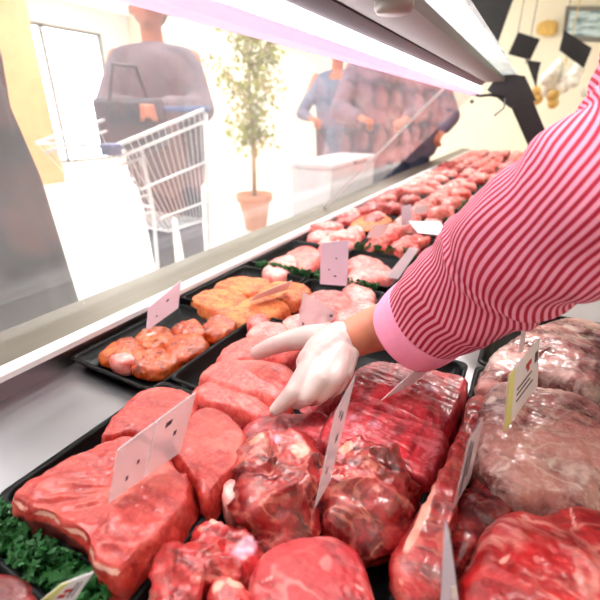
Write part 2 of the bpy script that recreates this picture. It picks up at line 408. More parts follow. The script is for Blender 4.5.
# ------------------------------------------------------------------ trays
def add_tray(bm, x0, x1, y0, y1, h=.034, t=.005):
    zb = D + .001
    def ring(ins, z, n=5, r=.014):
        out = []
        for cx, cy_, a0 in ((x1 - ins - r, y1 - ins - r, 0), (x0 + ins + r, y1 - ins - r, 90), (x0 + ins + r, y0 + ins + r, 180), (x1 - ins - r, y0 + ins + r, 270)):
            for k in range(n):
                a = R(a0 + 90 * k / (n - 1)); out.append(bm.verts.new((cx + r * math.cos(a), cy_ + r * math.sin(a), z)))
        return out
    rs = [ring(.016, zb), ring(.005, zb + h - .004), ring(0, zb + h - .003), ring(0, zb + h), ring(.006, zb + h), ring(.008, zb + h - .004), ring(.02, zb + t)]
    n = len(rs[0])
    for a, b in zip(rs, rs[1:]):
        for k in range(n): bm.faces.new((a[k], a[(k + 1) % n], b[(k + 1) % n], b[k]))
    bm.faces.new(rs[0]); bm.faces.new(rs[-1])
def tray(x0, x1, y0, y1, lab, group=None, h=.034):
    bm = bmesh.new(); add_tray(bm, x0, x1, y0, y1, h)
    return tag(link('meat_tray', fin(bm), M['black'], loc=((x0 + x1) / 2, (y0 + y1) / 2, D + .001)), lab, 'tray', group)
AX, BX, CX, DX = (-.702, -.484), (-.478, -.262), (-.250, -.034), (-.022, .235)
tray(*AX, .380, .668, 'black tray of orange marinated meat beside the steel sill', h=.023)
tray(*AX, .674, .948, 'black tray of flat golden breaded slices beyond the marinated meat')
tray(*BX, .136, .402, 'black tray holding the big pink beef joints and clear tag')
tray(*BX, .410, .678, 'black tray of rolled pork slices under the gloved hand')
tray(*BX, .684, .944, 'black tray of pale pork pieces just beyond the gloved hand')
tray(*CX, .10, .425, 'black tray of dark red shoulder chunks and round joint in the front middle')
tray(*CX, .432, .70, 'black tray of crimson loin blocks beneath the forearm')
tray(*DX, .10, .70, 'long black tray of red and fatty joints at the right front')
tray(*DX, .708, 1.0, 'black tray of pale fatty meat below the striped sleeve')
tray(*BX, -.16, .100, 'black tray of dark meat at the bottom left corner')

# ------------------------------------------------------------------ meat
def catmull(pts, n):
    N = len(pts); L = []
    for i in range(N):
        p0, p1, p2, p3 = pts[i - 1], pts[i], pts[(i + 1) % N], pts[(i + 2) % N]
        for k in range(24):
            t = k / 24
            L.append(.5 * ((2 * p1) + (p2 - p0) * t + (2 * p0 - 5 * p1 + 4 * p2 - p3) * t * t + (3 * p1 - p0 - 3 * p2 + p3) * t ** 3))
    d = [0]
    for i in range(len(L)): d.append(d[-1] + (L[(i + 1) % len(L)] - L[i]).length)
    out = []; j = 0
    for k in range(n):
        s = d[-1] * k / n
        while d[j + 1] < s: j += 1
        f = (s - d[j]) / max(1e-9, d[j + 1] - d[j]); out.append(L[j].lerp(L[(j + 1) % len(L)], f))
    return out
def meat_mesh(outl, z0, z1, dome=.006, re=.25, flare=.0, bulge=.04, NA=112, NT=30, lump=.003, lfreq=28, fibre=.0, fdir=0., groove=.0, gfreq=22, fine=.0008, seed=0, marks=()):
    """outl: world outline of the top; profile goes over a rounded shoulder to the base"""
    P = catmull([Vector((p[0], p[1], 0)) for p in outl], NA)
    c = sum(P, Vector()) / NA
    h = z1 - z0; prof = []
    for i in range(1, NT + 1):
        s = (1 - re) * i / NT; prof.append((s, z1 + dome * (1 - (s / 1.0) ** 2)))
    zE = prof[-1][1]; NE = max(5, NT // 3); hr = min(h * .6, .035)
    for i in range(1, NE + 1):
        a = math.pi / 2 * i / NE
        prof.append((1 - re + re * math.sin(a), zE - hr * (1 - math.cos(a))))
    zb = prof[-1][1]; NS = max(4, NT // 4)
    for i in range(1, NS + 1):
        t = i / NS; prof.append((1 + flare * t + bulge * math.sin(math.pi * t) - .06 * max(0, t - .7), zb + (z0 - zb) * t))
    bm = bmesh.new(); ctr = bm.verts.new((c.x, c.y, z1 + dome)); rings = []
    for s, z in prof: rings.append([bm.verts.new((c.x + (p.x - c.x) * s, c.y + (p.y - c.y) * s, z)) for p in P])
    for k in range(NA): bm.faces.new((ctr, rings[0][k], rings[0][(k + 1) % NA]))
    for a, b in zip(rings, rings[1:]):
        for k in range(NA): bm.faces.new((a[k], b[k], b[(k + 1) % NA], a[(k + 1) % NA]))
    bm.faces.new(rings[-1][::-1])
    bm.normal_update(); sd = Vector((seed * 3.7, seed * 1.3, seed * .7)); cf, sf = math.cos(fdir), math.sin(fdir)
    new = []
    for v in bm.verts:
        p = v.co; low = max(0, min(1, (p.z - z0) / .012))
        q = p + sd
        d = lump * noise.fractal(q * lfreq, 1., 2.1, 3)
        d += fine * noise.fractal(q * 170, 1., 2., 2)
        if fibre:
            a, b = q.x * cf + q.y * sf, -q.x * sf + q.y * cf
            d += fibre * noise.fractal(Vector((a * 14, b * 95, q.z * 60)), 1., 2., 3)
        if groove:
            g = 1 - abs(noise.noise(q * gfreq + Vector((0, 0, 5)) + noise.noise_vector(q * 9) * .6)) * 3.2
            d -= groove * max(0, g) ** 2
        new.append(v.co + v.normal * d * (.25 + .75 * low))
    for v, p in zip(bm.verts, new): v.co = p; v.co.z = max(v.co.z, z0)
    me = fin(bm)
    ca = me.color_attributes.new('mk', 'FLOAT_COLOR', 'POINT')
    for i, v in enumerate(me.vertices):
        m = [0, 0, 0]
        for (cx, cy_, cz, r, ch, st) in marks:
            dd = math.sqrt((v.co.x - cx) ** 2 + (v.co.y - cy_) ** 2 + (v.co.z - cz) ** 2)
            m[ch] = max(m[ch], st * max(0, 1 - (dd / r) ** 2))
        ca.data[i].color = (*m, 1)
    return me
SEED = [0]
def meat(name, label, cat, px, z1, mat, z0=D + .007, marks=(), group=None, **kw):
    SEED[0] += 1
    outl = [PZ(x, y, z1 - kw.pop('dz', 0) if False else z1) for x, y in px]
    mk = []
    for (x, y, z, r, ch, st) in marks:
        p = PZ(x, y, z if z else z1); mk.append((p.x, p.y, p.z, r, ch, st))
    me = meat_mesh(outl, z0, z1 - kw.get('dome', .006) * .5, seed=SEED[0], marks=mk, **kw)
    return tag(link(name, me, M[mat]), label, cat, group)
FAT, SIL, DRK = 0, 1, 2
def line(pts, z, r, ch, st, n=5):
    out = []
    for (a, b) in zip(pts, pts[1:]):
        for k in range(n): out.append((a[0] + (b[0] - a[0]) * k / n, a[1] + (b[1] - a[1]) * k / n, z, r, ch, st))
    return out
# left tray: three pieces of topside
meat('beef_joint', 'big pink rectangular beef joint at the front left above green parsley', 'beef joint',
     [(10, 489), (60, 458), (118, 432), (150, 440), (186, 470), (192, 492), (180, 515), (150, 545), (118, 572), (96, 562), (82, 535), (50, 515), (20, 505)], .730, 'beef',
     marks=line([(10, 492), (22, 507), (50, 516), (82, 536), (98, 566), (118, 574)], .722, .005, FAT, .72, 16) + line([(25, 520), (55, 535), (85, 560)], .700, .02, DRK, .8) + line([(140, 545), (170, 525), (188, 505)], .705, .012, DRK, .5),  # DRK on the sides: deeper red meat plus some painted shade
     dome=.004, re=.10, lump=.003, fibre=.0036, fdir=.6, groove=.002, flare=-.02, bulge=.0)
meat('beef_joint', 'pink beef joint behind the clear tag, furthest in the front left tray', 'beef joint',
     [(97, 437), (120, 405), (150, 384), (180, 386), (198, 398), (188, 425), (160, 442), (128, 432)], .722, 'beef', dome=.004, re=.14, lump=.003, fibre=.0012, fdir=.3, groove=.001)
meat('beef_joint', 'smooth pink beef joint between the clear tag and the dark shoulder chunks', 'beef joint',
     [(170, 440), (188, 410), (208, 402), (232, 412), (247, 432), (240, 462), (222, 482), (205, 500), (190, 478)], .722, 'beef', dome=.008, re=.16, lump=.002, fibre=.0006, groove=.0004)
# rolled pork slices
meat('pork_slice', 'pink rolled pork slice held by the gloved thumb, upper of the pair', 'pork slice',
     [(198, 372), (212, 358), (245, 356), (290, 362), (300, 384), (292, 402), (262, 396), (222, 386)], .712, 'pork', dome=.012, re=.4, lump=.003, lfreq=18, fibre=.0018, fdir=-.35, NA=80, NT=20)
meat('pork_slice', 'pink rolled pork slice lying lowest, nearest to the smooth beef joint', 'pork slice',
     [(190, 388), (205, 376), (235, 384), (262, 396), (276, 410), (262, 418), (232, 408), (205, 402)], .706, 'pork', dome=.010, re=.4, lump=.003, lfreq=18, fibre=.0016, fdir=-.4, NA=80, NT=20)
meat('pork_slice', 'flat pink pork slice behind the gloved thumb, next to the marinated tray', 'pork slice',
     [(215, 352), (240, 336), (280, 330), (300, 340), (290, 358), (250, 358), (225, 362)], .703, 'pork', dome=.006, re=.35, lump=.003, fibre=.001, fdir=-.35, NA=72, NT=18)
meat('pork_slice', 'dark pink pork slice in shadow under the gloved fingers', 'pork slice',
     [(282, 400), (310, 385), (335, 375), (342, 392), (330, 412), (300, 420)], .694, 'loin', dome=.006, re=.4, lump=.003, NA=64, NT=16)
# loins
meat('beef_loin', 'long crimson loin block under the wrist with a white tag on it', 'loin',
     [(348, 372), (370, 358), (410, 362), (464, 374), (470, 384), (452, 424), (430, 424), (390, 408), (352, 394)], .724, 'loin', dome=.005, re=.15, lump=.002, fibre=.0014, fdir=-.2, marks=[(430, 388, 0, .016, SIL, .8), (400, 392, 0, .018, SIL, .35)])
meat('beef_loin', 'crimson loin block with silverskin behind the netted shoulder chunks', 'loin',
     [(318, 440), (330, 405), (352, 396), (395, 412), (448, 428), (446, 450), (432, 480), (400, 470), (360, 452)], .716, 'loin', dome=.005, re=.15, lump=.002, fibre=.0014, fdir=-.2, marks=[(375, 425, 0, .016, SIL, .6), (352, 418, 0, .012, SIL, .6), (400, 430, 0, .02, DRK, .4), (420, 445, 0, .02, SIL, .25)])
# shoulder chunks
meat('dark_meat_piece', 'flat dark crimson piece between the gloved fingers and the knobbly shoulder chunk', 'meat piece',
     [(238, 428), (262, 412), (300, 408), (332, 412), (334, 436), (310, 452), (260, 450)], .706, 'loin', dome=.006, re=.35, lump=.004, groove=.003, NA=72, NT=18, marks=[(285, 420, 0, .05, DRK, .45)])
meat('shoulder_chunk', 'knobbly dark shoulder chunk with pale fat, left of the tall tag', 'meat chunk',
     [(234, 448), (246, 430), (270, 426), (300, 432), (322, 444), (326, 470), (318, 500), (300, 520), (270, 528), (246, 510), (234, 480)], .732, 'shoulder', dome=.014, re=.4, lump=.013, lfreq=22, groove=.011, gfreq=20, fine=.0016,
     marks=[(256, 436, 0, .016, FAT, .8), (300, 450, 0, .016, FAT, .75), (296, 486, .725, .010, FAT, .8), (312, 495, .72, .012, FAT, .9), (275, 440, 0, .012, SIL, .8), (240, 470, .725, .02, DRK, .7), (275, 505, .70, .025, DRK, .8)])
meat('shoulder_chunk', 'knobbly red shoulder chunk with white fat, right of the tall tag', 'meat chunk',
     [(322, 452), (340, 440), (362, 440), (392, 448), (410, 462), (412, 490), (400, 516), (370, 522), (340, 518), (320, 492)], .734, 'shoulder', dome=.014, re=.4, lump=.012, lfreq=22, groove=.010, gfreq=20, fine=.0016,
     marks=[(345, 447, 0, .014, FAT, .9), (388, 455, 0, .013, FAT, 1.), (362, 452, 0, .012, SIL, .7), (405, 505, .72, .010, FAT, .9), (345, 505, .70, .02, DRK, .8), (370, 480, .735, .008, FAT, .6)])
meat('round_joint', 'round dark red joint with fine marbling at the front middle', 'beef joint',
     [(246, 590), (250, 562), (268, 540), (300, 530), (338, 532), (362, 548), (374, 580), (380, 625), (360, 668), (290, 672), (250, 640)], .722, 'round', dome=.010, re=.16, lump=.002, fine=.0008, groove=.001, gfreq=16,
     marks=line([(262, 580), (300, 573), (340, 580), (365, 590)], 0, .004, FAT, .55, 8) + [(300, 600, 0, .004, FAT, .5)])
meat('shoulder_chunk', 'ragged red chunk with violet silverskin end beside the beef joint', 'meat chunk',
     [(158, 548), (180, 540), (200, 520), (222, 512), (250, 520), (264, 538), (258, 566), (232, 582), (205, 585), (190, 640), (150, 640), (150, 585)], .718, 'beefdark', dome=.012, re=.35, lump=.009, lfreq=26, groove=.008, fine=.0014,
     marks=[(248, 545, .718, .013, SIL, 1.1), (240, 556, .712, .013, SIL, 1.), (215, 515, 0, .012, FAT, .9), (232, 512, 0, .010, FAT, .8), (198, 525, 0, .010, FAT, .7), (160, 545, 0, .008, FAT, .5)])
meat('shoulder_chunk', 'small red and pale chunk at the bottom edge left of the round joint', 'meat chunk',
     [(205, 592), (222, 577), (242, 578), (256, 592), (252, 620), (225, 640), (205, 625)], .714, 'beefdark', dome=.012, re=.4, lump=.006, lfreq=30, groove=.004, NA=80, NT=20,
     marks=[(235, 582, 0, .012, FAT, .9), (220, 590, 0, .010, FAT, .8)])
meat('fat_trimming', 'small pale fat trimming wedged behind the ragged red chunk', 'fat trimming',
     [(222, 482), (232, 474), (240, 480), (240, 496), (230, 504), (222, 496)], .712, 'porkpale', dome=.006, re=.4, lump=.003, NA=40, NT=10, marks=[(231, 488, 0, .02, FAT, .3)])
# right column
meat('meat_strip', 'long red strip of meat running up beside the tray divider', 'meat strip',
     [(392, 568), (402, 535), (425, 500), (444, 465), (462, 420), (474, 388), (484, 384), (490, 400), (476, 440), (462, 480), (452, 520), (446, 560), (440, 600), (410, 600)], .728, 'beefdark', dome=.006, re=.35, lump=.004, fibre=.0025, fdir=1.45, groove=.002,
     marks=line([(402, 555), (425, 512), (440, 482)], 0, .007, FAT, .8, 14) + [(400, 580, .72, .010, FAT, .8)])
meat('lamb_shoulder', 'fatty pale shoulder joint behind the red veined joint', 'meat joint',
     [(474, 430), (482, 392), (500, 376), (540, 378), (590, 392), (620, 420), (625, 480), (598, 500), (560, 490), (520, 492), (490, 470)], .738, 'lamb', dome=.012, re=.3, lump=.006, lfreq=22, groove=.003, fibre=.002, fdir=.9,
     marks=[(528, 425, 0, .018, DRK, .45), (560, 470, 0, .018, DRK, .35), (490, 400, 0, .014, FAT, .7), (555, 420, 0, .02, FAT, .4)])
meat('lamb_shoulder', 'fatty pale joint at the right edge just below the sleeve', 'meat joint',
     [(480, 372), (488, 352), (505, 338), (545, 318), (590, 312), (620, 330), (620, 372), (594, 386), (560, 374), (520, 366), (496, 380)], .730, 'lamb', dome=.012, re=.3, lump=.006, lfreq=22, groove=.003,
     marks=[(485, 360, 0, .012, DRK, .3), (570, 330, 0, .025, FAT, .5), (590, 360, 0, .02, SIL, .4)])
meat('dark_meat_piece', 'dark red piece in the gap between the strip and veined joint', 'meat piece',
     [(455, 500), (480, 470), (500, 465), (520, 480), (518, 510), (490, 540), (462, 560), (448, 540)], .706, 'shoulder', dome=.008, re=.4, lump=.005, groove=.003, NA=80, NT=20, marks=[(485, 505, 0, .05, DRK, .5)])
meat('veined_joint', 'big bright red joint with pale veins at the bottom right', 'beef joint',
     [(464, 580), (474, 545), (490, 515), (515, 502), (545, 505), (575, 495), (600, 502), (640, 520), (660, 580), (650, 650), (560, 680), (480, 660)], .736, 'veined', dome=.016, re=.3, lump=.005, lfreq=20, groove=.003, gfreq=14, fine=.001,
     marks=line([(500, 565), (520, 550), (545, 545)], 0, .004, FAT, .9, 8) + line([(570, 505), (575, 530), (565, 560), (570, 590)], 0, .004, FAT, .7, 8) + [(515, 590, .72, .03, DRK, .4), (505, 525, 0, .02, SIL, .35)])
meat('dark_meat_piece', 'dark red meat piece in the bottom left corner in front of parsley', 'meat piece',
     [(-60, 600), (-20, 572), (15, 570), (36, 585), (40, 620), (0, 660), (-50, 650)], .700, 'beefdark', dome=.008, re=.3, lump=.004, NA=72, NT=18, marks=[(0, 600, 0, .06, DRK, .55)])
# marinated pieces
mar = [([(100, 352), (112, 340), (132, 336), (146, 346), (140, 360), (118, 366), (102, 362)], 'orange marinated piece nearest the left rim of its tray'),
       ([(132, 356), (150, 346), (172, 350), (180, 364), (168, 376), (146, 380), (130, 370)], 'orange marinated piece at the lowest front corner of its tray'),
       ([(130, 340), (145, 328), (165, 326), (176, 334), (165, 344), (146, 346)], 'pale orange marinated piece under the pink tag'),
       ([(162, 346), (178, 332), (202, 334), (209, 344), (196, 357), (180, 364), (168, 358)], 'orange marinated piece in the middle of its tray'),
       ([(170, 330), (182, 320), (200, 320), (206, 330), (192, 336)], 'orange marinated piece at the back of its tray'),
       ([(203, 322), (214, 314), (232, 314), (238, 321), (230, 331), (214, 334), (205, 331)], 'red brown marinated piece at the far right of its tray')]
for i, (px, lab) in enumerate(mar):
    px = [(x, y - max(0, y - 346) * .3) for x, y in px]
    meat('marinated_piece', lab, 'marinated meat', px, .690 + .003 * (i % 2), 'marinated', group='marinated pieces', dome=.007, re=.35, lump=.005, lfreq=34, groove=.002, fine=.0016, NA=64, NT=16, marks=[(150, 335, 0, .02, FAT, .5)] if i == 2 else ())
tag(link('onion_slice', meat_mesh([PZ(x, y, .692) for x, y in [(110, 356), (124, 353), (134, 357), (136, 362), (122, 365), (111, 361)]], D + .008, .695, dome=.003, NA=32, NT=8), M['porkpale']), 'small pale lilac slice among the marinated meat at the front rim', 'onion')
# breaded slices
brd = [([(190, 298), (212, 287), (246, 292), (240, 308), (222, 314)], 'golden breaded slice nearest the marinated tray'),
       ([(212, 286), (236, 275), (272, 280), (250, 292)], 'golden breaded slice against the steel sill'),
       ([(224, 314), (248, 296), (276, 296), (290, 304), (270, 318), (246, 322)], 'golden breaded slice beside the pale pork pieces'),
       ([(256, 290), (274, 280), (304, 282), (312, 292), (294, 302), (274, 296)], 'golden breaded slice before the parsley strip')]
for px, lab in brd:
    meat('breaded_slice', lab, 'breaded slice', px, .699, 'breaded', group='breaded slices', dome=.003, re=.2, lump=.0025, lfreq=40, fine=.0014, NA=56, NT=14)
# pale pork pieces beyond the hand
pk = [([(246, 330), (262, 320), (284, 322), (294, 332), (280, 340), (258, 340)], 'pale pink pork piece left of the leaning tag'),
      ([(300, 300), (318, 288), (345, 290), (352, 302), (334, 312), (312, 312)], 'pale pink pork piece under the upright white tag'),
      ([(336, 312), (352, 300), (374, 300), (380, 312), (366, 324), (346, 324)], 'pale pink pork piece next to the pink cuff'),
      ([(282, 318), (300, 310), (326, 314), (334, 326), (312, 334), (290, 330)], 'pale pink pork piece under the leaning tag'),
      ([(342, 286), (356, 282), (376, 290), (372, 300), (352, 300)], 'pale pink pork piece against the short parsley tuft'),
      ([(244, 318), (254, 312), (268, 314), (270, 322), (254, 326)], 'small pale pork piece beside the breaded slices')]
for px, lab in pk:
    meat('pork_piece', lab, 'pork piece', px, .702, 'porkpale' if 'small' not in lab else 'pork', group='pale pork pieces', dome=.008, re=.4, lump=.004, NA=56, NT=14)
ck = [([(262, 268), (272, 258), (290, 252), (300, 260), (290, 270), (276, 274)], 'pink chicken piece in the row behind the parsley, leftmost'),
      ([(284, 256), (296, 246), (312, 244), (322, 252), (316, 264), (300, 268)], 'red pink chicken piece left of the upright white tag'),
      ([(346, 276), (358, 264), (384, 262), (396, 272), (376, 280), (358, 282)], 'pale pink fillet between two parsley tufts'),
      ([(345, 262), (356, 254), (376, 256), (384, 264), (362, 268)], 'pale pink fillet behind the upright white tag'),
      ([(318, 240), (334, 230), (352, 228), (362, 236), (350, 246), (330, 248)], 'pink meat slice over the top edge of the upright white tag')]
for px, lab in ck:
    meat('chicken_piece', lab, 'chicken piece', px, .703, 'pork' if 'red' in lab else 'porkpale', group='chicken pieces', dome=.009, re=.4, lump=.004, NA=56, NT=14)

# far rows
rnd = random.Random(3)
FT = 'black meat tray in the blurred far rows of the counter'
FM = 'small piece of pink meat in the blurred far rows of the counter'
cols = {'A': AX, 'B': BX, 'C': CX, 'D': DX}
tray(*AX, .975, 1.25, 'black tray of chicken pieces left of the upright white tag'); tray(*BX, .975, 1.25, 'black tray of pale fillets between the parsley tufts')
protos = []
for k in range(6):
    n = 9; a = [.036 * (1 + rnd.uniform(-.25, .35)) for _ in range(n)]
    el = rnd.uniform(1.1, 1.7)
    o = [(a[i] * math.cos(2 * math.pi * i / n) * el, a[i] * math.sin(2 * math.pi * i / n)) for i in range(n)]
    me = meat_mesh(o, 0, .030, dome=.012, re=.45, lump=.006, lfreq=30, groove=.003, NA=40, NT=10, seed=90 + k)
    me.polygons.foreach_set('use_smooth', [True] * len(me.polygons)); protos.append(me)
mats = ['farred', 'porkpale', 'pork', 'farred', 'beefdark', 'porkpale']
y = 1.262; row = 0
while y < 5.6:
    for cn, cx in cols.items():
        if cn in 'CD' and y < 1.4: continue
        if cn == 'D' and y < 2.6: continue
        tray(*cx, y, y + .272, FT, 'far trays', h=.03)
        mname = mats[rnd.randrange(6)]
        nn = 7 if y < 2.6 else (5 if y < 4 else 4)
        for k in range(nn):
            me = protos[rnd.randrange(6)].copy(); me.materials.append(M[mname if rnd.random() < .8 else 'farred'])
            o = bpy.data.objects.new('meat_piece', me); COL.objects.link(o)
            gx, gy = (k % 2), k // 2; rows = (nn + 1) // 2
            o.location = (cx[0] + .058 + gx * (cx[1] - cx[0] - .116) + rnd.uniform(-.012, .012), y + .05 + gy * (.172 / max(1, rows - 1)) + rnd.uniform(-.008, .008), D + .0085 + rnd.uniform(0, .006) + (.012 if k % 3 == 1 else 0))
            o.rotation_euler = (rnd.uniform(-.15, .15), rnd.uniform(-.15, .15), rnd.uniform(0, 6.3)); s = rnd.uniform(.85, 1.15); o.scale = (s, s, s * 1.1)
            tag(o, FM, 'meat piece', 'far meat pieces')
    y += .282; row += 1
# lettuce-green tawny slice seen under the sill, far
meat('tawny_slice', 'tawny flat slice against the sill in the blurred middle distance', 'breaded slice', [(352, 222), (366, 214), (384, 214), (392, 220), (374, 228), (358, 227)], .712, 'breaded', z0=.700, dome=.003, lump=.002, NA=40, NT=8)

# ------------------------------------------------------------------ parsley strips
def parsley(p0, p1, width, h, lab, n, z=D + .004, sz=.007, group='parsley strips'):
    rr = random.Random(int(p0.x * 1e4) + n); bm = bmesh.new()
    d = (p1 - p0); L = d.length; t = d.normalized(); s = Vector((-t.y, t.x, 0))
    add_box(bm, (-L / 2, -width * .3, 0), (L / 2, width * .3, .004), 0, Matrix.Translation((p0 + p1) / 2 * 1.0 - Vector((0, 0, (p0.z + p1.z) / 2 - z))) @ Matrix.Rotation(math.atan2(t.y, t.x), 4, 'Z'))
    for _ in range(n):
        c = p0 + d * rr.random() + s * width * rr.uniform(-.5, .5); c.z = z + h * (.15 + .85 * rr.random() ** .7)
        nrm = Vector((rr.uniform(-1, 1), rr.uniform(-1, 1), rr.uniform(.1, 1.3))).normalized()
        a = nrm.orthogonal().normalized(); b = nrm.cross(a); r = sz * rr.uniform(.6, 1.3); ph = rr.uniform(0, 6)
        cv = bm.verts.new(c + nrm * r * .35); m = 10; vs = []
        for k in range(m):
            q = r * (1 if k % 2 == 0 else .55); an = ph + 2 * math.pi * k / m
            vs.append(bm.verts.new(c + (a * math.cos(an) + b * math.sin(an)) * q + nrm * rr.uniform(-.3, .3) * r))
        for k in range(m): bm.faces.new((cv, vs[k], vs[(k + 1) % m]))
        if rr.random() < .35:
            add_tube(bm, [Vector((c.x, c.y, z)), c], .0009, 5, False)
    return tag(link('parsley_strip', fin(bm), M['parsley'], smooth=False), lab, 'parsley', group)
parsley(Vector((-.49, .118, D)), Vector((-.268, .118, D)), .034, .044, 'curly green parsley strip in front of the big beef joint', 420, z=D + .001, sz=.0075)
parsley(Vector((-.66, .962, D)), Vector((-.485, .962, D)), .020, .05, 'curly green parsley strip between breaded slices and chicken', 260, z=D + .001)
parsley(Vector((-.470, .962, D)), Vector((-.29, .962, D)), .020, .046, 'curly green parsley tuft beyond the pale pork pieces beside the cuff', 220, z=D + .001)
parsley(Vector((-.47, 1.256, D)), Vector((-.27, 1.256, D)), .010, .06, 'curly green parsley strip right of the upright white tag, further back', 200, z=D + .001)
parsley(Vector((-.245, 1.94, D)), Vector((-.04, 1.94, D)), .010, .07, 'blurred green parsley strip above the sleeve in the far rows', 160, z=D + .03, sz=.011)
parsley(Vector((-.245, 1.575, D)), Vector((-.10, 1.575, D)), .010, .07, 'blurred green parsley strip beside white paper and the sleeve', 140, z=D + .03, sz=.011)

# ------------------------------------------------------------------ price tags
def on_plane(px, py, p, n):
    r = ray(px, py); o = Vector((0, 0, ZC)); return o + r * ((p - o).dot(n) / r.dot(n))
def price_tag(label, bl, br, tr, tl, z, mat, lean=0., bits=(), group='price tags', zr=None, name='price_tag'):
    """bl, br stand on the food at height z; the card plane leans from the vertical"""
    a = PZ(*bl, z); b = PZ(*br, z if zr is None else zr)
    t = (b - a).normalized(); hz = Vector((t.y, -t.x, 0)).normalized()
    upv = (Vector((0, 0, 1)) * math.cos(R(lean)) + hz * math.sin(R(lean)))
    n = t.cross(upv).normalized()
    c = on_plane(*tr, a, n); d = on_plane(*tl, a, n)
    quad = [a, b, c, d]; n = n * (1 if n.dot(Vector((0, 0, ZC)) - a) > 0 else -1)
    e = empty(name, (a + b) / 2, label, 'price tag', group)
    def sheet(nm, q, m, off, th):
        bm = bmesh.new(); f0 = [bm.verts.new(p + n * (off + th)) for p in q]; f1 = [bm.verts.new(p + n * off) for p in q]
        bm.faces.new(f0); bm.faces.new(f1[::-1])
        for i in range(len(q)): bm.faces.new((f0[i], f0[(i + 1) % len(q)], f1[(i + 1) % len(q)], f1[i]))
        return link(nm, fin(bm), m, e, smooth=False)
    sheet('card', quad, M[mat], 0, .0008)
    def uv(u, v): return a.lerp(b, u).lerp(d.lerp(c, u), v)
    for (nm, m, rects) in bits:
        bm = bmesh.new()
        for (u0, v0, u1, v1) in rects:
            q = [uv(u0, v0), uv(u1, v0), uv(u1, v1), uv(u0, v1)]
            f0 = [bm.verts.new(p + n * .0013) for p in q]; f1 = [bm.verts.new(p + n * .0006) for p in q]
            bm.faces.new(f0); bm.faces.new(f1[::-1])
            for i in range(4): bm.faces.new((f0[i], f0[(i + 1) % 4], f1[(i + 1) % 4], f1[i]))
        link(nm, fin(bm), M[m], e, smooth=False)
    print('TAG', label[:30], [round((quad[i] - quad[(i + 1) % 4]).length, 3) for i in range(4)])
    return e
dots = [(.18, .22, .21, .29), (.3, .4, .33, .46), (.62, .72, .7, .8), (.78, .45, .82, .52)]
price_tag('clear folded plastic price holder standing on the front left beef', (108, 503), (180, 452), (196, 391), (117, 449), .736, 'clear', 0,
          [('print', 'ink', dots), ('fold_line', 'cardw', [(.46, .02, .475, .98), (0, .975, 1, 1)])])
price_tag('pale pink price tag in the marinated meat', (146, 331), (178, 308), (181, 280), (148, 308), .708, 'cardp', 0, [('print', 'ink', [(.55, .6, .62, .68), (.25, .3, .3, .36)])])
price_tag('upright white price tag in front of the chicken pieces', (320, 284), (347, 286), (349, 240), (321, 243), .712, 'cardp', 0, [('print', 'ink', [(.55, .6, .6, .64), (.3, .35, .35, .39), (.5, .2, .6, .23)])])
price_tag('translucent price holder leaning on the pale pork behind the glove', (297, 330), (334, 320), (335, 312), (303, 291), .712, 'clear', 25, [('print', 'ink', [(.85, .4, .93, .6), (.1, .12, .16, .2)])])
price_tag('grey edged price tag lying over the golden breaded slices', (249, 302), (288, 289), (292, 280), (255, 295), .708, 'cardw', 40)
price_tag('white blank price tag tilted on the crimson loin', (381, 400), (414, 383), (438, 362), (427, 359), .732, 'cardw', 20)
price_tag('tall grey price tag stuck between the two shoulder chunks', (314, 508), (330, 480), (355, 375), (335, 412), .745, 'clear', 0, [('print', 'ink', [(.3, .25, .4, .3), (.5, .5, .62, .56), (.55, .7, .66, .76), (.35, .8, .42, .86)])])
price_tag('white and lime price tag standing on the fatty shoulder joint', (503, 432), (537, 385), (539, 337), (508, 375), .752, 'cardw', 0,
          [('colour_band', 'yellow', [(0, 0, .18, 1)]), ('red_mark', 'redink', [(.55, .72, .72, .8), (.6, .64, .66, .74)]), ('print', 'ink', [(.3, .3, .8, .33), (.3, .42, .7, .45), (.3, .52, .75, .55), (.85, .62, .95, .8)])])
price_tag('dark edged price tag standing on the long red strip', (453, 508), (470, 478), (483, 417), (468, 440), .735, 'clear', 0, [('print', 'ink', [(.2, .1, .3, .9), (.45, .3, .52, .8)])])
price_tag('narrow white price tag at the bottom edge before the veined joint', (440, 606), (458, 600), (449, 532), (445, 518), .735, 'cardp', 0, [('clip', 'cardw', [(.6, .08, .95, .25)])])
price_tag('white and lime price tag with red print in the bottom left parsley', (36, 604), (72, 604), (94, 571), (62, 583), .712, 'cardw', 10,
          [('colour_band', 'yellow', [(0, 0, .3, 1)]), ('red_mark', 'redink', [(.4, .3, .6, .42), (.45, .5, .72, .6)]), ('print', 'ink', [(.68, .3, .72, .8), (.8, .3, .83, .8)])])
price_tag('thin pale price tag half hidden below the sleeve', (518, 353), (523, 351), (526, 330), (522, 328), .745, 'cardw', 0)
price_tag('blurred white price tag left of the striped sleeve', (386, 277), (398, 279), (419, 249), (410, 247), .715, 'cardw', 0)
price_tag('blurred white paper slip lying flat in the far rows above the sleeve', (418, 233), (450, 236), (440, 222), (408, 221), .715, 'cardw', -75)
price_tag('small blurred white price tag beside the far red meat', (412, 214), (426, 213), (430, 204), (416, 205), .72, 'cardw', 0)
price_tag('pale pink blurred price tag in the middle distance near the sill', (402, 226), (412, 224), (411, 204), (401, 206), .715, 'cardp', 0)
price_tag('small blurred grey price tag in the pink meat near the sill', (366, 238), (382, 237), (389, 224), (374, 225), .715, 'cardw', 0)

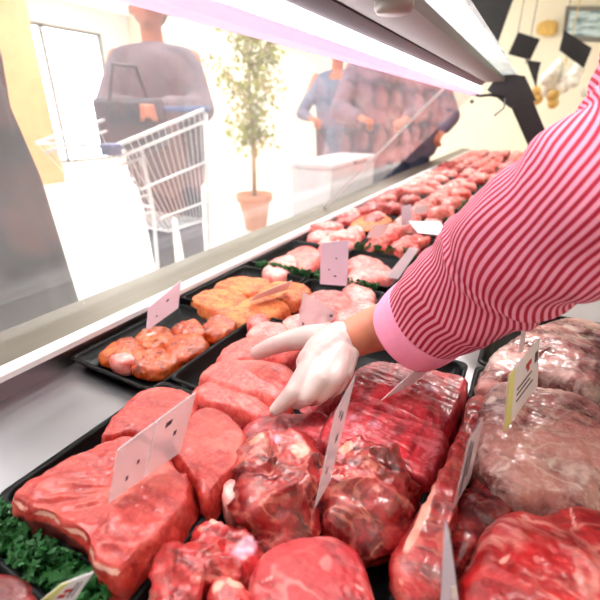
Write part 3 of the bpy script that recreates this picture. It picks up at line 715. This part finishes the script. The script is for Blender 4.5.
# ------------------------------------------------------------------ people
def hand_chains(w, fwd, side, up, s=1.):
    """five bent fingers of unequal length on a palm"""
    w, fwd, side, up = map(Vector, (w, fwd, side, up)); out = []
    k = [(.034, .075), (.012, .082), (-.011, .077), (-.032, .060)]
    out.append([(w, .026 * s), (w + fwd * .045 * s, .026 * s)])
    for off, ln in k:
        m = w + (fwd * .085 + side * off) * s
        out.append([(w + side * off * .6 * s, .018 * s), (m, .0125 * s), (m + (fwd * .55 - up * .5) * ln * .6 * s, .010 * s), (m + (fwd * .5 - up * 1.15) * ln * .75 * s, .009 * s)])
    out.append([(w + side * .025 * s + fwd * .02 * s, .015 * s), (w + (side * .062 + fwd * .055) * s, .012 * s), (w + (side * .06 + fwd * .095 - up * .02) * s, .009 * s)])
    return out
def person(label, x, y, face, coat, hl, hr, H=1.76, stout=1., lean=0., hem=.55, group=None, flare=0., hairm='hair', legm='jeans'):
    """face = heading; hl/hr = wrist positions in the body's own frame (right, forward, up) for height 1.76"""
    k = H / 1.76; e = empty('person', (x, y, 0), label, 'person', group)
    f = Vector((math.cos(face), math.sin(face), 0)); r = Vector((f.y, -f.x, 0)); B = Vector((x, y, 0))
    def W(a, b, c): return B + (r * a + f * (b + lean * max(0, c - .9)) + Vector((0, 0, c))) * k
    s = stout
    body = [[(W(0, 0, .96), .12), (W(0, .0, 1.15), .12), (W(0, 0, 1.36), .12), (W(0, 0, 1.47), .058), (W(0, .015, 1.56), .054), (W(0, .02, 1.62), .085), (W(0, .012, 1.68), .095)],
            [(W(0, .06, 1.575), .045), (W(0, .075, 1.62), .05)], [(W(0, .10, 1.625), .014), (W(0, .118, 1.605), .013)],
            [(W(.088, .01, 1.63), .018), (W(.094, .0, 1.61), .014)], [(W(-.088, .01, 1.63), .018), (W(-.094, .0, 1.61), .014)],
            [(W(0, .095, 1.568), .017), (W(.012, .092, 1.566), .013)]]
    coatc = [[(W(0, 0, hem + .08), .15 * s + flare), (W(0, 0, .92), .155 * s + flare * .4), (W(0, .01, 1.1), .15 * s), (W(0, 0, 1.32), .15 * s), (W(0, 0, 1.43), .075)],
             [(W(.09 * s, 0, hem + .08), .12 * s + flare), (W(.08 * s, 0, .95), .125 * s), (W(.11, 0, 1.3), .115), (W(.15, 0, 1.375), .072)],
             [(W(-.09 * s, 0, hem + .08), .12 * s + flare), (W(-.08 * s, 0, .95), .125 * s), (W(-.11, 0, 1.3), .115), (W(-.15, 0, 1.375), .072)]]
    for sd, hand in ((1, hr), (-1, hl)):
        sh = W(.20 * sd, 0, 1.40); wr = W(*hand)
        d = wr - sh; L = min(d.length, .53 * k); mid = (sh + wr) / 2; drop = math.sqrt(max(.0, (.275 * k) ** 2 - (L / 2) ** 2))
        el = mid + (Vector((0, 0, -.75)) + r * .65 * sd).normalized() * drop
        body += [[(sh, .05), (el, .04), (wr, .028)]]
        fw = (wr - el).normalized(); upv = Vector((0, 0, 1)); si = -fw.cross(upv).normalized() * sd
        if abs(fw.z) > .9: si = -f.cross(upv).normalized() * sd; 
        body += hand_chains(wr, fw, si, si.cross(fw) * (-1 if si.cross(fw).z < 0 else 1), k)
        coatc += [[(W(.08 * sd, 0, 1.40), .075), (W(.17 * sd, 0, 1.375), .072 * s), (el, .064 * s), (wr - fw * .03, .05 * s)]]
        body += [[(W(.09 * sd, 0, .92), .085), (W(.095 * sd, .015, .5), .058), (W(.1 * sd, -.01, .1), .042), (W(.1 * sd, .0, .05), .04)]]
    link('body', blob_mesh(body, .0085, 5), M['skin'], e)
    link('coat', blob_mesh(coatc, .014, 8), M[coat], e)
    legs = [[(W(.09 * sd, 0, .95), .115), (W(.095 * sd, .015, .5), .08), (W(.1 * sd, -.01, .12), .066)] for sd in (1, -1)]
    link('trousers', blob_mesh(legs, .014, 5), M[legm], e)
    for sd in (1, -1):
        link('shoe', blob_mesh([[(W(.1 * sd, -.03, .052), .05), (W(.105 * sd, .08, .042), .04), (W(.11 * sd, .15, .036), .034)]], .009, 4), M['shoe'], e)
        bm = bmesh.new(); bmesh.ops.create_icosphere(bm, subdivisions=2, radius=.012 * k, matrix=Matrix.Translation(W(.033 * sd, .098, 1.64))); link('eye', fin(bm), M['eye'], e)
    link('hair', blob_mesh([[(W(0, -.02, 1.63), .095), (W(0, -.012, 1.70), .10)], [(W(.03, .03, 1.735), .06), (W(-.03, .03, 1.735), .06)]], .010, 5), M[hairm], e)
    return e, W
# customer with a trolley, hands together over a purse
pc = PD(160, 100, 2.35)
A = math.atan2(-pc.y, -pc.x) - .15
e1, W1 = person('customer in a brown grey jacket with both hands together behind the trolley', pc.x, pc.y, A, 'coatgrey', (-.05, .30, 1.15), (.07, .30, 1.15), H=1.74, stout=1.12, hem=.72)
bm = bmesh.new(); c = PD(133, 124, 2.1)
add_box(bm, (-.17, -.05, -.12), (.17, .05, .12), .03, Matrix.Translation(c) @ Matrix.Rotation(A + math.pi / 2, 4, 'Z'))
bag = empty('handbag', (c.x, c.y, c.z - .12), 'dark blue grey bag hanging in front of the customer with the trolley', 'bag')
link('bag_body', fin(bm), M['leather'], bag)
tube('strap', [c + Vector((0, -.12, .1)), c + Vector((0, -.07, .26)), c + Vector((0, .07, .26)), c + Vector((0, .12, .1))], .009, M['leather'], bag, 8)
# dark coat at the left edge, right by the glass
pd = PD(-54, 170, 1.30)
person('customer in a long dark coat at the left edge beside the glass', pd.x, pd.y, R(5), 'coatdark', (-.1, -.2, .95), (.1, -.2, .95), H=1.66, stout=1.36, hem=.30, flare=.025)
# shoppers beyond the freezer
def at_px(px, x): p = PX(px, 115, x); return p.x, p.y
x, y = at_px(336, -1.85); person('shopper in a blue grey coat behind the white chest freezer, by the plant', x, y, R(-70), 'coatblue', (-.26, .08, .9), (.22, .22, 1.05), H=1.80, hem=.5, stout=.9)
x, y = at_px(374, -1.22); person('shopper in a mauve brown jacket, left of the two behind the glass seam', x, y, R(-60), 'coatmauve', (-.2, .24, 1.05), (.16, .26, 1.06), H=1.80, hem=.74, stout=1.2)
x, y = at_px(414, -1.08); person('shopper in a lilac grey jacket beside the glass seam, rightmost shopper', x, y, R(-75), 'coatrose', (-.26, .1, .95), (.24, .2, 1.0), H=1.80, hem=.74, stout=1.2)

# ------------------------------------------------------------------ trolley
Rr = PX(205, 109, -1.42); Lf = PX(113, 147, -1.42)
tr = empty('shopping_trolley', (-1.68, 1.4, 0), 'white wire shopping trolley in front of the customer in brown grey', 'trolley')
def T(u, v, w):      # u 0 front..1 handle, v 0 near..1 far side, w height 0..1 of basket
    yb0, yb1 = Lf.y, Rr.y
    fr = yb0 + (1 - w) * .26; x0 = -1.42 - (1 - w) * .04; x1 = -1.90 + (1 - w) * .04
    zt = Lf.z + (Rr.z - Lf.z) * u; zb = .60
    return Vector((x0 + (x1 - x0) * v, fr + (yb1 - fr) * u, zb + (zt - zb) * w))
for v, nm in ((0, 'near_side'), (1, 'far_side')):
    bm = bmesh.new()
    for w_, r_ in ((1, .009), (.90, .007), (.55, .006), (.18, .006), (0, .007)): add_tube(bm, [T(0, v, w_), T(1, v, w_)], r_, 8)
    for k in range(15): add_tube(bm, [T(k / 14, v, 0), T(k / 14, v, 1)], .0014, 6)
    link('side_panel', fin(bm), M['chrome'], tr)
bm = bmesh.new()
for w_ in (0, .33, .66, 1): add_tube(bm, [T(0, 0, w_), T(0, 1, w_)], .006, 8)
for k in range(11): add_tube(bm, [T(0, k / 10, 0), T(0, k / 10, 1)], .0014, 6)
link('front_panel', fin(bm), M['chrome'], tr)
bm = bmesh.new()
for k in range(11): add_tube(bm, [T(0, k / 10, 0), T(1, k / 10, 0)], .0025, 6)
link('basket_floor', fin(bm), M['chrome'], tr)
tube('handle', [T(1, -.04, 1), T(1, 1.04, 1)], .014, M['bluegrey'], tr)
bm = bmesh.new(); c = T(0, 0, 1); add_box(bm, c - Vector((.05, .02, .03)), c + Vector((.012, .03, .012)), .006); link('corner_bumper', fin(bm), M['bluegrey'], tr)
for v in (0, 1):
    tube('chassis_leg', [T(1, v, 1), T(1, v, 0), T(1, v, 0) + Vector((0, -.03, -.36)), T(.1, v, 0) + Vector((0, 0, -.38))], .011, M['chrome'], tr, 8)
    for u in (.08, .93):
        c = T(u, v, 0); c.z = .055
        bm = bmesh.new(); add_tube(bm, [c - Vector((.015, 0, 0)), c + Vector((.015, 0, 0))], .054, 18)
        add_box(bm, c + Vector((-.02, -.012, .0)), c + Vector((.02, .012, .09)), .003); link('castor', fin(bm), M['shoe'], tr)

# ------------------------------------------------------------------ plant
pb = PZ(256, 229, 0); pl = empty('potted_ficus', pb, 'yellow green ficus tree in a pale terracotta pot', 'potted plant')
k = .0099
bm = bmesh.new(); add_lathe(bm, [(.105, 0), (.165, .30), (.185, .30), (.188, .37), (.165, .37), (.16, .33), (.01, .33)], pb); link('pot', fin(bm), M['terracotta'], pl)
bm = bmesh.new(); add_lathe(bm, [(.158, .325), (.1, .34), (.01, .345)], pb); link('soil', fin(bm), M['soil'], pl)
bm = bmesh.new()
add_tube(bm, [pb + Vector((0, 0, .33)), pb + Vector((.01, 0, .8)), pb + Vector((-.01, .01, 1.3)), pb + Vector((0, 0, 1.9))], [.024, .02, .017, .01], 10)
rr = random.Random(5)
tips = []
for _ in range(26):
    z = rr.uniform(.85, 1.9); a = rr.uniform(0, 6.28); L = rr.uniform(.2, .52) * (.35 + .65 * min(1, (z - .75) / .7))
    p1 = pb + Vector((0, 0, z)); p2 = p1 + Vector((math.cos(a) * L, math.sin(a) * L, L * .9)); tips.append((p1, p2)); add_tube(bm, [p1, (p1 + p2) / 2 + Vector((0, 0, .02)), p2], [.008, .006, .003], 6)
link('trunk', fin(bm), M['bark'], pl)
bm = bmesh.new()
for _ in range(1500):
    p1, p2 = tips[rr.randrange(26)]; c = p1.lerp(p2, rr.uniform(.25, 1.15)) + Vector((rr.gauss(0, .06), rr.gauss(0, .06), rr.gauss(-.02, .06)))
    d = Vector((rr.uniform(-1, 1), rr.uniform(-1, 1), rr.uniform(-1.2, .1))).normalized(); n = d.orthogonal().normalized(); n.rotate(Matrix.Rotation(rr.uniform(0, 6.28), 3, d)); s = d.cross(n)
    L = rr.uniform(.05, .085); w_ = L * .24
    v0 = bm.verts.new(c); v1 = bm.verts.new(c + d * L * .5 + s * w_ + n * .006); v2 = bm.verts.new(c + d * L); v3 = bm.verts.new(c + d * L * .5 - s * w_ + n * .006); vm = bm.verts.new(c + d * L * .5)
    bm.faces.new((v0, v1, vm)); bm.faces.new((v1, v2, vm)); bm.faces.new((v2, v3, vm)); bm.faces.new((v3, v0, vm))
tag(link('foliage', fin(bm), M['leaf'], pl), kind='stuff')

# ------------------------------------------------------------------ chest freezer, far wall things
p = PX(332, 164, -1.02); FX = PY(291, 164, p.y).x
fz = empty('chest_freezer', ((FX - 1.02) / 2, p.y + .35, 0), 'low white chest freezer standing between the glass and the far shoppers', 'freezer')
box('cabinet', (FX, p.y, .02), (-1.02, p.y + .75, p.z - .035), M['white_lam'], fz, .01)
box('lid', (FX - .01, p.y - .01, p.z - .033), (-1.01, p.y + .76, p.z), M['white_lam'], fz, .01)
box('plinth', (FX + .03, p.y + .03, 0), (-1.05, p.y + .72, .02), M['blackmatt'], fz)
box('handle', (-1.008, p.y + .3, p.z - .03), (-.99, p.y + .5, p.z - .01), M['steel'], fz, .003)

YW = Y1
def wall_poly(name, pts, y, th, mat, label=None, cat=None, group=None, parent=None):
    q = [PY(a, b, y) for a, b in pts]
    bm = bmesh.new(); add_prism(bm, [(p.x, p.z) for p in q], y, y + th)
    o = link(name, fin(bm), mat, parent, smooth=False)
    if label: tag(o, label, cat, group)
    return o
pf = empty('framed_picture', PY(582, 26, YW - .05), 'grey framed seascape picture on the cream wall at top right', 'picture')
wall_poly('picture_frame', [(566, 6), (606, 6), (606, 42), (562, 40)], YW - .05, .045, M['frame'], parent=pf)
wall_poly('canvas', [(570, 11), (604, 11), (604, 37), (567, 35)], YW - .056, .012, M['picture'], parent=pf)
def board(label, pts, y, th=.03):
    c = sum((PY(a, b, y) for a, b in pts), Vector()) / 4
    e = empty('hanging_board', c, label, 'board', 'black hanging boards')
    wall_poly('board_panel', pts, y, th, M['blackmatt'], parent=e)
    top = PY(*min(pts, key=lambda p: p[1]), y)
    tube('hanging_wire', [top + Vector((.0, th / 2, -.03)), Vector((top.x, top.y + th / 2, ZH))], .003, M['post'], e, 6)
board('black hanging board above the post, square and tilted', [(518, 32), (540, 39), (530, 60), (508, 54)], 4.6)
board('small black hanging board touching the top of the post', [(526, 60), (541, 62), (538, 74), (536, 88), (521, 80)][:4], 4.4)
board('black hanging board next to the striped sleeve under the picture', [(564, 30), (592, 48), (584, 68), (559, 50)], 4.8)
board('large black hanging board cut off by the top edge beside the glass shelf', [(440, -30), (528, -36), (511, 4), (497, 44)], 3.6)
gb = empty('garlic_bunch', PY(562, 75, 5.2), 'white and straw coloured bunch hanging right of the post', 'garlic bunch')
rr = random.Random(11)
for i in range(16):
    p = PY(rr.uniform(545, 588), rr.uniform(66, 92), 5.2 + rr.uniform(-.06, .06)); bm = bmesh.new()
    add_lathe(bm, [(.003, .09), (.012, .07), (.045, .04), (.06, .0), (.048, -.035), (.015, -.05)], p, 14); link('bulb', fin(bm), M['garlic'], gb)
for i in range(5):
    p = PY(rr.uniform(536, 554), rr.uniform(88, 106), 5.1); bm = bmesh.new(); bmesh.ops.create_icosphere(bm, subdivisions=2, radius=.05, matrix=Matrix.Translation(p)); link('straw_flower', fin(bm), M['gold'], gb)
tube('string', [PY(565, 66, 5.2), Vector((PY(565, 66, 5.2).x, 5.2, ZH))], .005, M['gold'], gb, 6)
rs = empty('wall_rosette', PY(548, 28, YW - .05), 'small gold rosette on the cream wall left of the picture', 'wall ornament')
for i in range(7):
    p = PY(548 + 7 * math.cos(i * .9) * (i > 0), 28 + 3 * math.sin(i * .9) * (i > 0), YW - .06); bm = bmesh.new(); bmesh.ops.create_icosphere(bm, subdivisions=2, radius=.07, matrix=Matrix.Translation(p)); link('petal', fin(bm), M['gold'], rs)

# ------------------------------------------------------------------ the butcher
WR = PZ(352, 338, .775)
NSTR = 54
secs = [(424, 321, .605, 48), (446, 304, .575, 55), (481, 279, .53, 61), (510, 258, .492, 66), (540, 237, .45, 73), (598, 208, .41, 88), (668, 158, .385, 104), (725, 70, .375, 116), (755, -50, .38, 120)]
ctr = [PD(a, b, d) for a, b, d, h in secs]; rad = [h / F * d for a, b, d, h in secs]
SH = ctr[-1]
BX_, BY_ = SH.x + .02, SH.y + .20
bt = empty('person', (BX_, BY_, 0), 'butcher in red and pink striped shirt reaching a white gloved hand into the counter', 'person')
FOLDS = [(.125, .2, .02, .4, .05), (.055, .06, -.012, 1.5, .03), (.20, .10, .025, 2.4, .05), (.265, .09, -.03, .8, .05), (.095, .06, .022, 2.6, .03)]
def loft(centers, radii, NA=120, up=Vector((0, 0, 1)), twist=0., folds=True, n_stripe=64, sub=10, el=.92):
    """tube through the centres with an 'st' stripe coordinate that runs along the sleeve"""
    def cr(L, t):
        n = len(L) - 1; i = min(int(t * n), n - 1); f = t * n - i
        p0, p1, p2, p3 = L[max(i - 1, 0)], L[i], L[i + 1], L[min(i + 2, n)]
        return .5 * ((p1 * 2) + (p2 - p0) * f + (p0 * 2 - p1 * 5 + p2 * 4 - p3) * f * f + (p1 * 3 - p0 - p2 * 3 + p3) * f ** 3)
    NR = (len(centers) - 1) * sub + 1; bm = bmesh.new(); rings = []; st = []
    Ls = 0; prev = None; ref = None
    for j in range(NR):
        t = j / (NR - 1); c = cr(centers, t); r = cr(radii, t)
        tan = (cr(centers, min(1, t + .01)) - cr(centers, max(0, t - .01))).normalized()
        if prev is not None: Ls += (c - prev).length
        prev = c
        ref = (up - tan * up.dot(tan)).normalized() if ref is None else (ref - tan * ref.dot(tan)).normalized()
        b = tan.cross(ref); ring = []
        for k in range(NA):
            a = 2 * math.pi * k / NA; d = ref * math.cos(a) * el + b * math.sin(a)
            rr_ = r
            if folds:
                q = Vector((math.cos(a) * 1.3, math.sin(a) * 1.3, Ls * 16))
                for L0, am, tl, ph, wd in FOLDS:
                    dl = Ls - L0 - tl * math.sin(a + ph) - .012 * noise.noise(Vector((a * 1.5, L0 * 50, 1)))
                    rr_ += r * am * (math.exp(-dl / wd) if dl > 0 else math.exp(-(dl / (wd * .22)) ** 2)) * (.6 + .4 * math.sin(a * 2 + ph))
                rr_ += r * (.06 * noise.noise(q + Vector((3, 1, 0))) + .035 * math.sin(Ls * 95 + 2.2 * math.sin(a + 1) + 3 * noise.noise(q * .7)) * max(0, min(1, (Ls - .03) / .05)))
            ring.append(bm.verts.new(c + d * rr_)); st.append((k / NA * n_stripe + twist * Ls + (55 * max(0, Ls - .07) if folds else 0) + (.9 * noise.noise(Vector((a * 1.2, Ls * 14, 2))) if folds else 0), Ls, 0))
        rings.append(ring)
    for a, b in zip(rings, rings[1:]):
        for k in range(NA):
            bm.faces.new((a[k], a[(k + 1) % NA], b[(k + 1) % NA], b[k]))
    return bm, st, NA, rings
bm, st, NA, rings = loft(ctr, rad, twist=14., n_stripe=NSTR)
# close the far end so the sleeve meets the shirt
bm.verts.index_update()
me = bpy.data.meshes.new('sleeve'); bm.to_mesh(me); bm.free()
at = me.attributes.new('st', 'FLOAT_VECTOR', 'CORNER')
for pi, poly in enumerate(me.polygons):
    vals = [st[v][0] for v in poly.vertices]; mx = max(vals)
    for li, v in zip(poly.loop_indices, poly.vertices):
        x = st[v][0]; k = v % NA
        if k == 0 and any(w % NA == NA - 1 for w in poly.vertices): x += NSTR
        at.data[li].vector = (x, st[v][1], 0)
o = link('sleeve', me, M['stripe'], bt)
sol = o.modifiers.new('s', 'SOLIDIFY'); sol.thickness = .0015; sol.offset = -1
# cuff: a plain pink band that flares slightly over the sleeve end
tc = (ctr[0] - ctr[1]).normalized()
# cuff opening leans as in the photo
bmc, stc, n_, rg = loft([ctr[0] - tc * .008, ctr[0] + tc * .012, ctr[0] + tc * .034], [rad[0] * 1.02, rad[0] * 1.015, rad[0] * .96], NA=64, folds=False, sub=5)
mc = bpy.data.meshes.new('cuff'); bmc.to_mesh(mc); bmc.free()
oc = link('cuff', mc, M['cuff'], bt); sol = oc.modifiers.new('s', 'SOLIDIFY'); sol.thickness = .004; sol.offset = 0
# body: torso, head, legs, both arms in one skin
def Bw(a, b, c): return Vector((BX_ + a, BY_ + b, c))
body = [[(Bw(.12, .0, .96), .12), (Bw(.10, 0, 1.15), .12), (Bw(.04, 0, SH.z), .11), (Bw(.0, 0, SH.z + .10), .058), (Bw(-.03, 0, SH.z + .19), .055), (Bw(-.045, 0, SH.z + .25), .085), (Bw(-.04, 0, SH.z + .31), .095)],
        [(Bw(-.10, 0, SH.z + .20), .045), (Bw(-.115, 0, SH.z + .25), .05)], [(Bw(-.15, 0, SH.z + .255), .014), (Bw(-.165, 0, SH.z + .235), .013)],
        [(Bw(-.04, .09, SH.z + .26), .018), (Bw(-.04, .094, SH.z + .24), .014)], [(Bw(-.04, -.09, SH.z + .26), .018), (Bw(-.04, -.094, SH.z + .24), .014)]]
fa = PD(420, 318, .60)
body += [[(Bw(.03, -.1, SH.z), .07), (SH, .06), (ctr[5], .045), (fa, .043), (PZ(385, 326, .795), .0385), (PZ(366, 332, .785), .0345), (PZ(346, 341, .777), .031)]]
for sd in (1, -1): body += [[(Bw(.13, .1 * sd, .92), .085), (Bw(.13, .1 * sd, .5), .058), (Bw(.14, .11 * sd, .06), .042)]]
wr2 = Bw(-.10, .26, .98)
body += [[(Bw(.03, .1, SH.z), .07), (Bw(.02, .2, SH.z), .06), (Bw(.06, .30, 1.08), .042), (wr2, .03)]] + hand_chains(wr2, (-.85, 0, -.5), (0, -1, 0), (0, 0, 1))
link('body', blob_mesh(body, .006, 5), M['skin'], bt)
shirt = [[(Bw(.12, 0, .90), .15), (Bw(.10, 0, 1.1), .15), (Bw(.04, 0, SH.z - .02), .13), (Bw(.02, 0, SH.z + .06), .075)],
         [(Bw(.12, .08, .90), .13), (Bw(.04, .1, SH.z - .03), .11)], [(Bw(.12, -.08, .90), .13), (Bw(.05, -.1, SH.z - .03), .11), (SH + Vector((.02, .03, 0)), .112)],
         [(Bw(.03, .12, SH.z), .10), (Bw(.02, .2, SH.z), .09), (Bw(.06, .30, 1.08), .07), (wr2 + Vector((.06, .02, .03)), .05)]]
link('shirt', blob_mesh(shirt, .013, 8), M['stripe2'], bt)
link('trousers', blob_mesh([[(Bw(.13, .1 * s, .95), .12), (Bw(.13, .1 * s, .5), .085), (Bw(.14, .11 * s, .12), .068)] for s in (1, -1)], .014, 5), M['trouser'], bt)
link('hair', blob_mesh([[(Bw(-.02, 0, SH.z + .27), .095), (Bw(-.03, 0, SH.z + .33), .10)]], .010, 5), M['hair'], bt)
for s in (1, -1):
    link('shoe', blob_mesh([[(Bw(.16, .11 * s, .052), .05), (Bw(.06, .115 * s, .042), .042), (Bw(-.02, .12 * s, .036), .034)]], .009, 4), M['shoe'], bt)
    bm = bmesh.new(); bmesh.ops.create_icosphere(bm, subdivisions=2, radius=.012, matrix=Matrix.Translation(Bw(-.138, .033 * s, SH.z + .27))); link('eye', fin(bm), M['eye'], bt)
# the glove: thumb on the far side, four fingers curling down around the slice
G = lambda a, b, z: PZ(a, b, z)
gl = [[(PZ(340, 341, .777), .0325), (G(334, 346, .773), .0335), (G(323, 356, .768), .033), (G(314, 364, .764), .028)],
      # thumb
      [(G(331, 337, .775), .023), (G(310, 337, .768), .0205), (G(288, 341, .758), .0172), (G(270, 347, .748), .0148), (G(257, 353, .738), .0125)],
      # index .. little finger
      [(G(330, 350, .772), .025), (G(309, 372, .764), .0190), (G(294, 392, .752), .0140), (G(281, 405, .734), .0108), (G(275, 410, .727), .0090)],
      [(G(336, 354, .772), .025), (G(320, 378, .764), .0190), (G(306, 396, .748), .0135), (G(297, 403, .726), .0100)],
      [(G(339, 354, .770), .024), (G(333, 378, .762), .0175), (G(321, 394, .744), .0125), (G(312, 400, .722), .0098)],
      [(G(346, 353, .767), .021), (G(342, 373, .757), .016), (G(337, 387, .740), .0115), (G(328, 393, .722), .009)]]
link('glove', blob_mesh(gl, .0026, 5), M['glove'], bt)
# glove cuff ring
gc = (PZ(385, 326, .795) - WR).normalized()
bmg, sg, _n, _r = loft([WR + gc * -.034, WR + gc * -.024, WR + gc * -.015], [.0325, .0345, .0360], NA=48, folds=False, sub=4)
mg = bpy.data.meshes.new('g'); bmg.to_mesh(mg); bmg.free()
og = link('glove_cuff', mg, M['glove'], bt); sol = og.modifiers.new('s', 'SOLIDIFY'); sol.thickness = .0015

# ------------------------------------------------------------------ light
def spot(x, y, tx, ty, P):  # unseen spots, added for crisp highlights and shadows on the meat
    t = empty('added_ceiling_spotlight', (x, y, ZH), 'small white ceiling spotlight added out of frame to light the meat', 'spotlight', 'added counter spotlights')
    d = (Vector((tx, ty, D)) - Vector((x, y, ZH - .14))).normalized()
    bm = bmesh.new(); add_lathe(bm, [(.05, -.03), (.05, 0), (.012, 0), (.012, 0)], Vector((x, y, ZH - .002)), 18); link('base', fin(bm), M['white_lam'], t)
    p = Vector((x, y, ZH - .12)); bm = bmesh.new(); add_tube(bm, [p - d * .07, p + d * .05], [.04, .05], 18, False); add_tube(bm, [p, Vector((x, y, ZH - .03))], .008, 8); link('can', fin(bm), M['white_lam'], t)
    ld = bpy.data.lights.new('bulb', 'SPOT'); ld.energy = P; ld.spot_size = R(75); ld.spot_blend = .6; ld.shadow_soft_size = .05; ld.color = (1, .96, .92)
    lo = bpy.data.objects.new('bulb', ld); COL.objects.link(lo); lo.parent = t; lo.location = p + d * .055 - t.location; lo.rotation_euler = d.to_track_quat('-Z', 'Y').to_euler()
spot(.15, 1.5, -.15, .6, 135); spot(-.05, .95, -.2, .3, 88); spot(.2, 3.0, -.3, 2.2, 200)
w = bpy.data.worlds.new('w'); scn.world = w; w.use_nodes = True
bg = w.node_tree.nodes['Background']; bg.inputs[0].default_value = (.93, .97, 1, 1); bg.inputs[1].default_value = 9.0
scn.view_settings.view_transform = 'Standard'; scn.view_settings.look = 'None'; scn.view_settings.gamma = 1
scn.view_settings.exposure = .0
scn.cycles.use_denoising = True
